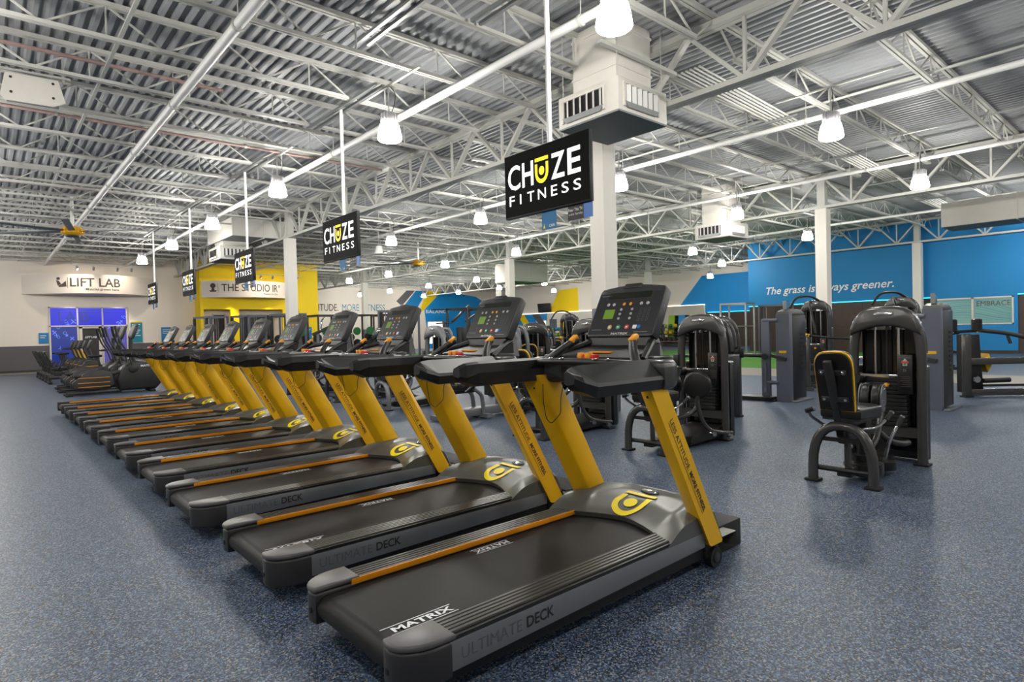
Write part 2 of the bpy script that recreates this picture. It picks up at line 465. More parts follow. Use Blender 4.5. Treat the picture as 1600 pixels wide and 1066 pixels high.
for i, (a, c) in enumerate(((9.35, 10.0), (10.55, 12.6))):
    d = MB(); d.box(a, c, 34.86, 34.9, .05, 2.55); dd = struct('door_%d' % (i+2), d, M['dark'])
    d = MB(); d.box(a, a+.05, 34.84, 34.9, 0, 2.6); d.box(c-.05, c, 34.84, 34.9, 0, 2.6); d.box(a, c, 34.84, 34.9, 2.55, 2.62); struct('door_frame', d, M['frame_w'], dd)
WF = wall('wall_far', MB().box(14.85, 36.2, 44.0, 44.2, 0, DECK), M['cream'])
def poly_wall(name, pts, m, parent, plane, at):
    mb = MB(); V = []
    for off in (0, .01):
        V += [((a, at-off, z) if plane == 'y' else (at-off, a, z)) for a, z in pts]
    n = len(pts); mb.add(V, [tuple(range(n)), tuple(range(2*n-1, n-1, -1))]+[(i, (i+1) % n, n+(i+1) % n, n+i) for i in range(n)])
    return struct(name, mb, m, parent)
poly_wall('painted_field', [(29.0, 0), (28.6, 3.4), (30.5, 4.95), (34.2, 4.5), (35.9, 3.6), (35.9, 0)], M['blue2'], WF, 'y', 44.0)
poly_wall('painted_or_reflected_stripe', [(27.9, 2.9), (28.6, 3.3), (30.4, 4.9), (29.0, 4.9)], M['yellow'], WF, 'y', 43.99)
poly_wall('painted_or_reflected_stripe', [(26.6, 3.6), (27.6, 3.0), (28.9, 4.9), (27.8, 4.9)], M['blue'], WF, 'y', 43.99)
poly_wall('painted_or_reflected_stripe', [(25.9, 4.0), (26.4, 3.6), (27.7, 4.9), (26.9, 4.9)], M['wains'], WF, 'y', 43.985)
WR = wall('wall_right', MB().box(36.0, 36.2, 14, 44.2, 0, DECK), M['cream'])
poly_wall('painted_field', [(36.4, 2.74), (35.2, 4.55), (33.05, 4.62), (33.05, .9), (33.45, .9), (33.45, 2.74)], M['yellow'], WR, 'x', 36.0)
poly_wall('painted_field', [(23.7, 2.74), (22.0, 4.62), (14.0, 4.62), (14.0, 2.2), (21.8, 2.2), (21.8, 2.74)], M['blue2'], WR, 'x', 36.0)
poly_wall('wood_panel', [(21.75, 0), (21.75, 2.2), (14, 2.2), (14, 0)], M['brown'], WR, 'x', 36.0)
for i in range(9):
    y = 21.9+2.35*i
    struct('mirror_panel', MB().box(35.96, 35.985, y, y+2.335, .62, 2.7), M['mirror'], WR)
struct('kerb', MB().box(35.7, 35.99, 21.8, 43.9, 0, .6), M['wains'], WR)
struct('led_strip', MB().box(35.93, 35.99, 21.8, 43.9, 2.71, 2.75), M['ledw'], WR)
struct('led_strip', MB().box(35.93, 35.99, 14.5, 21.6, 2.17, 2.21), M['led'], WR)
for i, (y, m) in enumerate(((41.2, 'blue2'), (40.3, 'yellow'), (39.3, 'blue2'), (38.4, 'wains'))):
    poly_wall('painted_or_reflected_stripe', [(y, 2.68), (y-.85, 2.68), (y-2.5, .7), (y-1.65, .7)], M[m], WR, 'x', 35.955)  # mural reflection in the mirror, put into the colour of flat stripes
for y in (35.9, 33.9): struct('wall_panel', MB().box(35.93, 35.955, y-.4, y+.4, 1.2, 2.2), M['frame_b'], WR)

# blue block on the right
wb = MB(); wb.box(28.66, 29.0, -6, 4.6, 2.2, DECK); wb.box(28.66, 29.0, 7.3, 14.95, 2.22, DECK)
wb.box(28.66, 29.0, 4.6, 7.3, 2.14, DECK); wb.box(28.66, 29.0, 4.6, 7.3, 0, 1.1); wb.box(29.0, 36, 14.85, 14.95, 0, DECK)
wb.box(28.66, 29.0, 4.6, 4.72, 1.1, 2.14); wb.box(28.66, 29.0, 7.24, 7.3, 1.1, 2.14)
WG = wall('wall_side', wb, M['blue'])
wd = MB(); struct('wood_wall', MB().box(28.72, 29.0, 7.3, 14.95, 0, 2.2), M['brown'], WG)
struct('wood_wall', MB().box(28.72, 29.0, -6, 4.6, 0, 2.18), M['brown'], WG)
for yy in [7.3+1.27*i for i in range(1, 6)]: struct('panel_joint', MB().box(28.71, 28.725, yy-.01, yy+.01, 0, 2.2), M['black_ink'], WG)
struct('panel_joint', MB().box(28.71, 28.725, 7.3, 14.95, 1.1, 1.115), M['black_ink'], WG)
struct('led_strip', MB().box(28.64, 28.71, 7.3, 14.95, 2.19, 2.225), M['led'], WG)
struct('led_strip', MB().box(28.64, 28.71, -6, 4.6, 2.17, 2.205), M['led'], WG)
struct('baseboard_side', MB().box(28.63, 28.66, 4.6, 7.3, 0, .12), M['base'])
def on_x(mb, s, x, yl, z, width, height, **k):   # lettering on a wall facing -x, read towards -y
    return put_text(mb, s, (x, yl, z), (0, -1, 0), (0, 0, 1), width, height, **k)
def on_y(mb, s, xl, y, z, width, height, **k):   # lettering on a wall facing -y, read towards +x
    return put_text(mb, s, (xl, y, z), (1, 0, 0), (0, 0, 1), width, height, **k)
t = on_x(MB(), 'The grass is always greener.', 28.645, 14.05, 2.62, 5.45, .46, shear=.25, bold=.012)
o = obj('wall_lettering', t, M['white_ink'], WG, smooth=False)
# pool window
wn = MB(); wn.box(28.66, 28.72, 4.72, 4.77, 1.1, 2.14); wn.box(28.66, 28.72, 7.19, 7.24, 1.1, 2.14); wn.box(28.66, 28.72, 5.93, 5.99, 1.1, 2.14)
wn.box(28.66, 28.72, 4.72, 7.24, 1.09, 1.14); wn.box(28.66, 28.72, 4.72, 7.24, 2.09, 2.14)
W2 = struct('window_2', wn, M['frame_w'])
for a, c in ((4.77, 5.93), (5.99, 7.19)): struct('pane', MB().box(28.74, 28.76, a, c, 1.13, 2.1), M['glassgreen'], W2)
wv = MB()
for k in range(9):
    for (a, c) in ((7.17, 6.02), (5.91, 4.80)):
        z0 = 1.28+.075*k; pts = []
        for i in range(13):
            y = a+(c-a)*i/12; z = z0+.10*math.sin(y*2.2+k*.22)+.03*k*math.sin(y*1.1)
            pts.append((y, max(1.16, min(2.06, z))))
        for (y1, z1), (y2, z2) in zip(pts, pts[1:]):
            h = .012+.012*((k*7) % 3)
            wv.add([(28.735, y1, z1), (28.735, y2, z2), (28.735, y2, z2+h), (28.735, y1, z1+h)], [(0, 1, 2, 3)])
struct('wave_film', wv, M['wave'], W2)
t = on_x(MB(), 'EMBRACE', 28.73, 5.84, 1.80, 1.02, .19, bold=.0); obj('window_lettering', t, M['grey_ink'], W2, smooth=False)

# glazed front with a door in the cream wall
fr = MB()
for x in (2.44, 3.49, 4.47, 5.47): fr.box(x-.03, x+.03, 34.93, 35.0, 0, 2.95)
for z in (2.93, 2.06): fr.box(2.41, 5.5, 34.93, 35.0, z-.03, z+.03)
fr.box(2.41, 3.49, 34.93, 35, 0, .12); fr.box(4.47, 5.5, 34.93, 35, 0, .12)
W1 = struct('window_1', fr, M['frame_w'])
for a, c, z0, z1, m in ((2.47, 3.46, 2.09, 2.9, 'winblue'), (3.52, 4.44, 2.09, 2.9, 'winblue'), (4.5, 5.44, 2.09, 2.9, 'winblue'), (2.47, 3.46, .12, 2.03, 'winblue2'), (4.5, 5.44, .12, 2.03, 'winlilac')):
    struct('pane', MB().box(a, c, 34.96, 34.98, z0, z1), M[m], W1)
gi = MB()
rr = random.Random(3)
for (a, c, z0, z1, n) in ((2.55, 3.4, 1.0, 2.0, 9), (4.55, 5.4, 1.2, 2.0, 7), (2.55, 3.4, 2.1, 2.3, 3), (4.6, 5.4, 2.1, 2.5, 5)):
    for k in range(n):
        x, z = rr.uniform(a, c), rr.uniform(z0, z1); q = rr.uniform(.04, .09); kind = k % 3
        if kind == 0:
            for i in range(10):
                A, B = 2*PI*i/10, 2*PI*(i+1)/10
                gi.add([(x+q*math.cos(A), 34.955, z+q*math.sin(A)), (x+q*math.cos(B), 34.955, z+q*math.sin(B)), (x+.75*q*math.cos(B), 34.955, z+.75*q*math.sin(B)), (x+.75*q*math.cos(A), 34.955, z+.75*q*math.sin(A))], [(0, 1, 2, 3)])
        else:
            for d in ((1, 1), (1, -1)) if kind == 1 else ((1, 0), (0, 1)):
                e = (-d[1]*.012, d[0]*.012)
                gi.add([(x-q*d[0]+e[0], 34.955, z-q*d[1]+e[1]), (x+q*d[0]+e[0], 34.955, z+q*d[1]+e[1]), (x+q*d[0]-e[0], 34.955, z+q*d[1]-e[1]), (x-q*d[0]-e[0], 34.955, z-q*d[1]-e[1])], [(0, 1, 2, 3)])
gj = MB(); on_y(gj, 'LA', 2.8, 34.954, 2.25, .62, .5); on_y(gj, 'B', 3.58, 34.954, 2.25, .36, .5); struct('window_graphic', gj, M['winblue2'], W1)
struct('window_graphic', gi, M['winink'], W1)
dr = MB()
dr.box(3.54, 3.66, 34.94, 34.99, .02, 2.02); dr.box(4.3, 4.42, 34.94, 34.99, .02, 2.02); dr.box(3.54, 4.42, 34.94, 34.99, 1.94, 2.02); dr.box(3.54, 4.42, 34.94, 34.99, .02, .2)
D1 = struct('door_1', dr, M['frame_w'])
struct('pane', MB().box(3.66, 4.3, 34.96, 34.97, .2, 1.94), M['dark'], D1)
obj('door_lettering', on_y(MB(), 'LIFT LAB', 3.76, 34.955, 1.48, .46, .09, bold=.02), M['white_ink'], D1, smooth=False)
obj('handle', MB().cyl((3.72, 34.92, .9), (3.72, 34.92, 1.3), .015), M['chrome'], D1)
# lit opening in the blue wall
wq = MB(); wq.box(28.85, 28.92, 43.93, 43.99, .4, 2.3); wq.box(30.6, 30.67, 43.93, 43.99, .4, 2.3); wq.box(28.85, 30.67, 43.93, 43.99, 2.24, 2.31)
W3 = struct('window_3', wq, M['frame_w'])
struct('pane', MB().box(28.92, 30.6, 43.95, 43.97, .4, 2.24), M['ledw'], W3)
obj('window_lettering', put_text(MB(), 'W', (29.3, 43.94, .9), (1, 0, 0), (0, 0, 1), 1.2, .9), M['gball'], W3, smooth=False)
obj('wall_lettering', on_y(MB(), 'BALANCE', 28.75, 43.97, 3.0, 2.4, .3, bold=.02), M['white_ink'], WF, smooth=False)
t1 = on_y(MB(), 'LESS ATTITUDE.', 17.0, 43.98, 3.18, 3.8, .53); obj('wall_lettering', t1, M['grey_ink'], WF, smooth=False)
for s_, x_, w_ in (('MORE', 21.12, 1.42), ('FITNESS', 22.78, 2.05)): obj('wall_lettering', on_y(MB(), s_, x_, 43.98, 3.18, w_, .53), M['blue_ink'], WF, smooth=False)

# curved fascia signs -------------------------------------------------
def fascia(name, x0, x1, yw, bulge, z0, z1, label, texts, icon):
    xc, hw = (x0+x1)/2, (x1-x0)/2
    def Y(x): return yw-bulge*(1-((x-xc)/hw)**2)
    N = 28; mb = MB(); V = []
    for z in (z0, z1):
        for i in range(N+1): x = x0+(x1-x0)*i/N; V.append((x, Y(x), z))
    Fc = [(i, i+1, N+1+i+1, N+1+i) for i in range(N)]+[tuple(range(N, -1, -1)), tuple(range(N+1, 2*N+2)), (0, N, 2*N+1, N+1)]
    mb.add(V, Fc)
    o = obj(name, mb, M['signface']); tag(o, label, 'sign')
    tx = MB()
    for s, xl, z, wd, ht, bd in texts: on_y(tx, s, xl, 0, z, wd, ht, bold=bd)
    icon(tx)
    tx.v = [(p[0], Y(p[0])-.012, p[2]) for p in tx.v]
    obj('lettering', tx, M['grey_ink'], o, smooth=False)
    return o
def pl(tx, pts): tx.add([(a, 0, z) for a, z in pts], [tuple(range(len(pts)))])
def arm_icon(tx):
    x, z = 2.72, 3.90
    pl(tx, [(x+.03*math.cos(a*.7)*2.2, z+.26+.03*math.sin(a*.7)*2.2) for a in range(9)])
    pl(tx, [(x-.08, z+.2), (x+.02, z+.16), (x+.1, z+.02), (x-.02, z-.06)])
    pl(tx, [(x+.0, z-.05), (x+.12, z+.02), (x+.26, z+.16), (x+.28, z-.1), (x+.02, z-.12)])
    pl(tx, [(x+.31, z-.16), (x+.325, z-.16), (x+.325, z+.32), (x+.31, z+.32)])
fascia('fascia_sign', 1.5, 6.85, 34.98, 1.7, 3.50, 4.36, 'curved cream fascia sign above the blue lit windows with an arm icon',
       [('LIFT LAB', 3.12, 3.80, 1.9, .39, .012), ('Muscles grown here', 3.68, 3.60, 1.28, .14, .01)], arm_icon)
def head_icon(tx):
    x, z = 9.08, 3.78
    pl(tx, [(x+.11*math.cos(a*PI/7), z+.24+.13*math.sin(a*PI/7)) for a in range(14)])
    pl(tx, [(x-.05, z+.13), (x+.05, z+.13), (x+.06, z), (x-.06, z)]); pl(tx, [(x-.15, z), (x+.15, z), (x+.12, z-.07), (x-.12, z-.07)])
    pl(tx, [(x+.2, z-.1), (x+.213, z-.1), (x+.213, z+.34), (x+.2, z+.34)])
fascia('fascia_sign', 8.62, 13.3, 33.98, 1.1, 3.42, 4.28, 'curved cream fascia sign on the yellow wall with a head icon',
       [('THE STUDIO IR', 9.42, 3.72, 2.82, .39, .008), ('o', 12.28, 3.98, .12, .13, .02), ('Respect the Zen.', 11.4, 3.54, .85, .12, .0)], head_icon)
def poster(x0, x1, y, z0, z1, m, label, lines=0):
    o = obj('wall_poster', MB().box(x0, x1, y-.02, y, z0, z1), M[m], smooth=False); tag(o, label, 'poster')
    t = MB()
    for i in range(lines): t.box(x0+.06, x1-.08-.05*(i % 3), y-.023, y-.021, z1-.14-.09*i, z1-.115-.09*i)
    if lines: obj('print', t, M['white_ink'], o, smooth=False)
    return o
poster(2.02, 2.38, 34.985, 1.27, 1.76, 'tag_blue', 'square blue notice left of the blue lit windows', 2)
o = poster(5.62, 6.12, 34.985, 1.21, 2.22, 'teal', 'tall teal poster right of the blue lit windows', 7)
obj('header_band', MB().box(5.62, 6.12, 34.96, 34.98, 2.2, 2.25), M['yellow'], o, smooth=False)
poster(13.85, 14.4, 33.985, .98, 1.83, 'tag_blue', 'blue notice at the right end of the yellow wall', 3)
poster(6.95, 7.4, 34.985, 1.2, 1.95, 'tag_blue', 'blue notice on the cream wall beside the yellow wall', 3)

def track_light(x0, x1, y, z, heads, label):
    t = thing('track_light', (x0, y, z), 0, label, 'track light')
    obj('rail', MB().box(0, x1-x0, -.02, .02, 0, .03), M['bright'], t, smooth=False)
    for xx in (.1, x1-x0-.1): obj('hanger_wire', MB().cyl((xx, 0, .03), (xx, 0, DECK-z), .006, 5), M['steel'], t)
    for xx in heads:
        m = MB(); m.tube([(xx, 0, 0), (xx, 0, -.06)], .01, 6); m.tube([(xx, -.02, -.06), (xx, .1, -.17)], .045, 10); obj('spot_head', m, M['lampgrey'], t)
track_light(3.0, 5.5, 32.5, 4.66, (.3, .9, 1.8, 2.35), 'white track light rail in front of the sign above the blue windows')
track_light(10.6, 13.0, 31.8, 4.5, (.3, .9, 1.6, 2.2), 'white track light rail in front of the sign on the yellow wall')
for lx, ly, lz, tx_, ty_, tz_ in ((3.4, 32.4, 4.5, 3.3, 33.5, 3.9), (5.1, 32.4, 4.5, 5.0, 33.5, 3.9), (11.2, 31.7, 4.35, 10.6, 33, 3.8), (12.4, 31.7, 4.35, 12.2, 33, 3.8)):
    l = bpy.data.lights.new('spot', 'SPOT'); l.energy = 85; l.spot_size = 1.7; l.spot_blend = .8; l.color = (1, .86, .7); l.shadow_soft_size = .04
    q = bpy.data.objects.new('spot_lamp', l); COL.objects.link(q); q.location = (lx, ly, lz)
    q.rotation_euler = (Vector((tx_, ty_, tz_))-Vector((lx, ly, lz))).to_track_quat('-Z', 'Y').to_euler()
# downlights under the curved signs wash the wall
for lx, ly, lz, col in ((3.2, 34.5, 3.46, (1, .9, .8)), (5.1, 34.5, 3.46, (1, .9, .8)), (10.0, 33.6, 3.38, (1, .9, .7)), (12.0, 33.6, 3.38, (1, .9, .7))):
    l = bpy.data.lights.new('downlight', 'SPOT'); l.energy = 90; l.spot_size = 1.6; l.spot_blend = .7; l.color = col; l.shadow_soft_size = .04
    q = bpy.data.objects.new('downlight_lamp', l); COL.objects.link(q); q.location = (lx, ly, lz)
# ------------------------------------------------------------------ high-bay lamps
def make_lamp():
    t = thing('high_bay_lamp', (0, 0, 0), 0, '', 'ceiling lamp', 'high-bay lamps hanging from the joists')
    m = MB(); m.lathe([(.115, .10), (.14, .06), (.162, -.03), (.174, -.11), (.172, -.14), (.155, -.155)], 22); obj('lit_shade', m, M['lamp'], t)
    m = MB(); m.lathe([(.08, .25), (.105, .24), (.115, .20), (.115, .105)], 16)
    for j in range(16):
        a = 2*PI*j/16; m.box(.11, .124, -.008, .008, .11, .23, X=Matrix.Rotation(a, 4, 'Z'))
    obj('ballast_housing', m, M['lampgrey'], t)
    m = MB(); m.cyl((0, 0, .24), (0, 0, .645), .012, 6); obj('stem', m, M['steel'], t)
    obj('mount_rail', MB().box(-.02, .02, -.85, .85, .63, .655), M['steel'], t, smooth=False)
    m = MB(); m.tube([(.03, 0, .64), (.13, .02, .58), (.1, 0, .40), (.04, 0, .25)], .006, 5, .1); obj('cord', m, M['frame_d'], t)
    return t
lamp0 = make_lamp(); LK = children_of(); first = True
ROWS = [
 ('over the treadmill row', 4.62, [3.70, 7.90, 12.35, 16.95, 21.35, 26.0]),
 ('in the line right of the near column', 9.98, [3.82, 7.95, 12.55, 17.15]),
 ('in the line over the weight machines', 15.3, [4.07, 8.27, 12.9, 17.15, 21.8, 26.66, 30.9]),
 ('in the line over the walkway', 21.3, [8.97, 13.4, 27.3, 32.2, 37.0, 41.3]),
 ('in the line over the green turf', 26.75, [15.27, 27.4, 31.8, 36.5, 41.2]),
 ('near the far mirror wall', 32.8, [19.5, 32.6]),
 ('left of the view', -0.7, [-1.0, 3.7, 8.0, 12.4, 17.0, 21.4, 26.0, 30.5]),
 ('behind the camera', 4.62, [-0.9, -5.3]), ('behind the camera, right', 9.98, [-0.6, -5.0]), ('outside the right edge', 15.4, [-0.4, -4.6]),
 ('far right beyond the frame', 22.6, [4.4, 0, -4.4]), ('beyond the right edge', 26.5, [3.5, -1]), ('far left of the view', -6.0, [-1, 4, 9, 14, 19, 24, 29]),
]
ORD = ['nearest', 'second', 'third', 'fourth', 'fifth', 'sixth', 'seventh', 'eighth']
for nm, x, ys in ROWS:
    for i, y in enumerate(ys):
        lab = 'lit dome lamp %s, %s from the camera' % (nm, ORD[i])
        if first: lamp0.location = (x, y, 4.3); lamp0['label'] = lab; first = False
        else: dup(lamp0, (x, y, 4.3), 0, lab, LK)
t = thing('pendant_cone', (10.7, 19.26, 4.3), 0, 'small white cone pendant between the lit dome lamps', 'ceiling lamp')
obj('cone_shade', MB().lathe([(.06, .14), (.10, .12), (.17, -.16), (.165, -.16), (.09, .1)], 18), M['bright'], t)
obj('stem', MB().cyl((0, 0, .14), (0, 0, .78), .01, 6), M['steel'], t)

# ------------------------------------------------------------------ pipes, rails and conduits under the roof
def pipe(name, p, q, r, m, label, hang=3.0):
    o = thing(name, p, 0, label, 'pipe'); d = Vector(q)-Vector(p)
    obj('run', MB().cyl((0, 0, 0), d, r, 12), M[m], o)
    L = d.length; k = int(L/hang)
    for i in range(1, k):
        h = MB(); c = d*(i/k); h.tube([c+Vector((0, 0, r)), (c.x, c.y, DECK-p[2])], .007, 5); h.lathe([(r*1.25, -.02), (r*1.25, .02)], 10, Matrix.Translation(c) @ Matrix.Rotation(PI/2, 4, 'X' if abs(d.y) > abs(d.x) else 'Y'))
        obj('hanger', h, M['steel'], o)
    return o
pipe('water_pipe', (2.33, -5, 4.88), (2.33, 34.9, 4.88), .06, 'bright', 'thick white pipe running under the joists at the left of the ceiling', 3.05)
pipe('water_pipe', (5.3, -5, 4.85), (5.3, 33.9, 4.85), .055, 'bright', 'white pipe running past the dome lamps over the treadmills', 3.05)
pipe('water_pipe', (11.0, -5, 4.85), (11.0, 33.5, 4.85), .05, 'bright', 'white pipe running past the lamp line right of the near column', 3.05)
pipe('water_pipe', (15.72, -4, 4.86), (15.72, 33, 4.86), .045, 'bright', 'white pipe beside the lamp line over the weight machines', 3.05)
pipe('water_pipe', (23.4, -4, 4.86), (23.4, 24.5, 4.86), .045, 'bright', 'white pipe over the walkway near the turf', 3.05)
for y, x0, x1, lb in ((12.9, -2, 7.3, 'reddish sprinkler branch crossing the joists above the third treadmill lamp'), (10.2, -2, 3.0, 'short reddish sprinkler branch at the left of the ceiling'), (18.9, -2, 7.3, 'reddish sprinkler branch crossing the ceiling far left'), (21.9, 8.2, 17, 'reddish sprinkler branch beyond the second column')):
    pipe('sprinkler_branch', (x0, y, 5.2), (x1, y, 5.2), .028, 'primer', lb, 3)
def strut(x, y0, y1, z, label):
    o = thing('strut_rail', (x, y0, z), 0, label, 'strut rail')
    for s in (-1, 1): obj('rail', MB().box(s*.06-.02, s*.06+.02, 0, y1-y0, 0, .04), M['galv'], o, smooth=False)
    return o
strut(3.7, -3, 6.9, 4.915, 'pair of grey strut rails above the treadmills, right of the nearest hanging screen pole')
for i, y in enumerate((4.44, 9.12, 13.81, 18.5, 23.18)): strut(4.49, y-1.2, y+1.2, 4.915, 'pair of grey strut rails carrying the pole of the %s hanging screen from the camera' % ('first', 'second', 'third', 'fourth', 'fifth')[i])
o = CEIL
for i in range(6): obj('conduit', MB().tube([(7.6, 4.62+.07*i, 4.9), (13.6, 4.9+.07*i, 4.9), (27.6, 5.5+.07*i, 4.9)], .016, 7), M['steel'], o)
for x in (10.6, 14.1, 17.6, 21.1, 24.6): obj('trapeze', MB().box(x-.02, x+.02, 4.6, 6.1, 4.85, 4.884), M['galv'], o, smooth=False)
# ------------------------------------------------------------------ air diffusers and ducts
def diffuser(x0, x1, y0, y1, z0, z1, label, stem=True, zt=DECK):
    cx, cy = (x0+x1)/2, (y0+y1)/2
    t = thing('air_diffuser', (cx, cy, z0), 0, label, 'air diffuser')
    a, b, h = (x1-x0)/2, (y1-y0)/2, z1-z0
    obj('plenum_box', MB().box(-a, a, -b, b, .02, h, .012), M['duct'], t)
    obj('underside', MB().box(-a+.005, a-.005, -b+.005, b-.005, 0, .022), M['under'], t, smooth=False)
    if stem:
        ia, ib = a*.72, b*.72
        m = MB(); m.box(-ia, ia, -ib, ib, h, zt-z0, .008); obj('duct_drop', m, M['duct'], t)
        for zz in (h+.25*(zt-z0-h), h+.85*(zt-z0-h)): obj('duct_flange', MB().box(-ia-.012, ia+.012, -ib-.012, ib+.012, zz, zz+.03), M['duct'], t, smooth=False)
    if stem and zt == DECK:
        for sx in (-1, 1):
            for sy in (-1, 1): obj('hanger_rod', MB().cyl((sx*(a-.05), sy*(b-.05), h), (sx*(a-.05), sy*(b-.05), DECK-z0), .006, 5), M['steel'], t)
        for sy in (-1, 1): obj('support_channel', MB().box(-a-.3, a+.3, sy*(b-.05)-.03, sy*(b-.05)+.03, .78, .83), M['steel'], t, smooth=False)
    # grilles on the four sides
    for k in range(4):
        X = Matrix.Rotation(k*PI/2, 4, 'Z'); ww = (a, b, a, b)[k]; dd = (b, a, b, a)[k]; g = ww*.66; off = -ww*.12 if k in (0, 3) else ww*.12
        z_0, z_1 = h*.30, h*.80
        fr = MB()
        fr.box(off-g-.03, off+g+.03, -dd-.03, -dd, z_1, z_1+.025, X=X); fr.box(off-g-.03, off-g, -dd-.03, -dd, z_0-.06, z_1, X=X); fr.box(off+g, off+g+.03, -dd-.03, -dd, z_0-.06, z_1, X=X)
        gr = obj('grille', fr, M['duct'], t, smooth=False)
        obj('throat', MB().box(off-g, off+g, -dd-.004, -dd+.004, z_0, z_1, X=X), M['dark'], gr, smooth=False)
        n = 6
        for i in range(n):
            xx = off-g+2*g*(i+.3)/n
            obj('blade', MB().add([(xx+.06, -dd-.035, z_0), (xx, -dd, z_0), (xx, -dd, z_1), (xx+.06, -dd-.035, z_1), (xx+.066, -dd-.035, z_0), (xx+.006, -dd, z_0), (xx+.006, -dd, z_1), (xx+.066, -dd-.035, z_1)], [(0, 1, 2, 3), (4, 7, 6, 5), (0, 3, 7, 4), (1, 5, 6, 2)], X), M['bright'], gr, smooth=False)
        obj('lower_lip', MB().prism([(off-g-.02, z_0), (off+g+.02, z_0), (off+g-.05, z_0-.07), (off-g+.05, z_0-.07)], -dd-.035, -dd, 'y', X=X), M['galv'], gr, smooth=False)
    return t
diffuser(6.2, 7.25, 4.92, 5.98, 4.08, 4.53, 'large white air diffuser box hanging in front of the near column')
diffuser(6.1, 7.2, 21.6, 22.9, 3.95, 4.4, 'white air diffuser hanging in front of the yellow wall', True, 4.59)
def duct(x0, x1, y0, y1, z0, z1, label, seams=(), ax='x'):
    t = thing('air_duct', (x0, y0, z0), 0, label, 'air duct')
    obj('duct_body', MB().box(0, x1-x0, 0, y1-y0, .01, z1-z0, .01), M['duct'], t)
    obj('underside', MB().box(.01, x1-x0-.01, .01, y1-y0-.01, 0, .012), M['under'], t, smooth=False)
    for s in seams:
        m = MB()
        if ax == 'x': m.box(s-.015, s+.015, -.015, y1-y0+.015, -.015, z1-z0+.015)
        else: m.box(-.015, x1-x0+.015, s-.015, s+.015, -.015, z1-z0+.015)
        obj('seam_flange', m, M['duct'], t, smooth=False)
    for sx in (.1, x1-x0-.1): obj('hanger_strap', MB().box(sx-.015, sx+.015, (y1-y0)/2-.003, (y1-y0)/2+.003, z1-z0, DECK-z0), M['steel'], t, smooth=False)
    return t
duct(6.2, 7.95, 20.6, 23.4, 4.6, 5.2, 'grey-white duct box on the roof above the diffuser at the yellow wall', (1.0,))
duct(22.1, 24.6, 24.9, 26.6, 4.02, 5.1, 'square white duct box hanging beyond the second lamp line', (1.2,))
duct(20.6, 21.8, -3, 4.98, 3.92, 4.6, 'long beige duct crossing the top right corner in front of the blue wall', (2.4, 4.6, 6.3), 'y')
diffuser(16.2, 17.3, 9.0, 10.1, 3.86, 4.3, 'smaller white air diffuser hanging above the nearest treadmill console')
# speaker-like panel at the left
t = thing('ceiling_speaker', (.67, 10.75, 4.62), -.08, 'white angled speaker panel bracketed to the roof at the far left', 'speaker')
m = MB(); m.prism([(-.30, .36), (.28, .36), (.36, .06), (.22, -.02), (-.3, -.02), (-.36, .05)], -.12, -.09, 'y', .008); obj('front_panel', m, M['duct'], t)
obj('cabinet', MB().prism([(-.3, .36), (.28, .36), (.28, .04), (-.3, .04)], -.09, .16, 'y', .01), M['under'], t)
for px, pz in ((-.24, .3), (.22, .3), (-.24, .1), (.22, .1)):
    m = MB(); disc(m, (px, -.121, pz), (0, -1, 0), .018); obj('bolt', m, M['black_ink'], t)
m = MB(); m.box(-.42, .42, -.03, 0, .42, .45); m.bar((-.36, 0, .36), (-.36, 0, .74), .03, .03); m.bar((.34, 0, .36), (.34, 0, .74), .03, .03); obj('bracket', m, M['steel'], t, smooth=False)
# big ceiling fans
def fan(x, y, zt, label, ang):
    t = thing('ceiling_fan', (x, y, zt), ang, label, 'ceiling fan')
    obj('down_rod', MB().cyl((0, 0, .12), (0, 0, DECK-zt), .045, 10), M['bright'], t)
    m = MB(); m.lathe([(.02, .14), (.2, .12), (.26, .05), (.26, -.05), (.2, -.1), (.02, -.12)], 16)
    for j in range(16): m.box(.25, .28, -.012, .012, -.06, .06, X=Matrix.Rotation(2*PI*j/16, 4, 'Z'))
    obj('motor', m, M['motor'], t)
    obj('hub_plate', MB().lathe([(.18, -.12), (.17, -.15), (.02, -.16)], 14), M['base'], t)
    for k in range(6):
        X = Matrix.Rotation(k*PI/3, 4, 'Z') @ Matrix.Rotation(.2, 4, 'X')
        obj('blade', MB().box(.22, 2.1, -.08, .08, -.012, .006, .004, 1, X=X), M['under'], t)
    m = MB()
    for k in range(4):
        a = k*PI/2+.4; m.tube([(.03*math.cos(a), .03*math.sin(a), .2), (1.0*math.cos(a), 1.0*math.sin(a), DECK-zt)], .005, 4)
    obj('guy_wires', m, M['steel'], t)
    return t
fan(2.06, 21.0, 4.42, 'ceiling fan with yellow motor above the far cardio machines at left', .35)
fan(14.7, 23.0, 4.42, 'ceiling fan with yellow motor beyond the second hanging screen', .1)

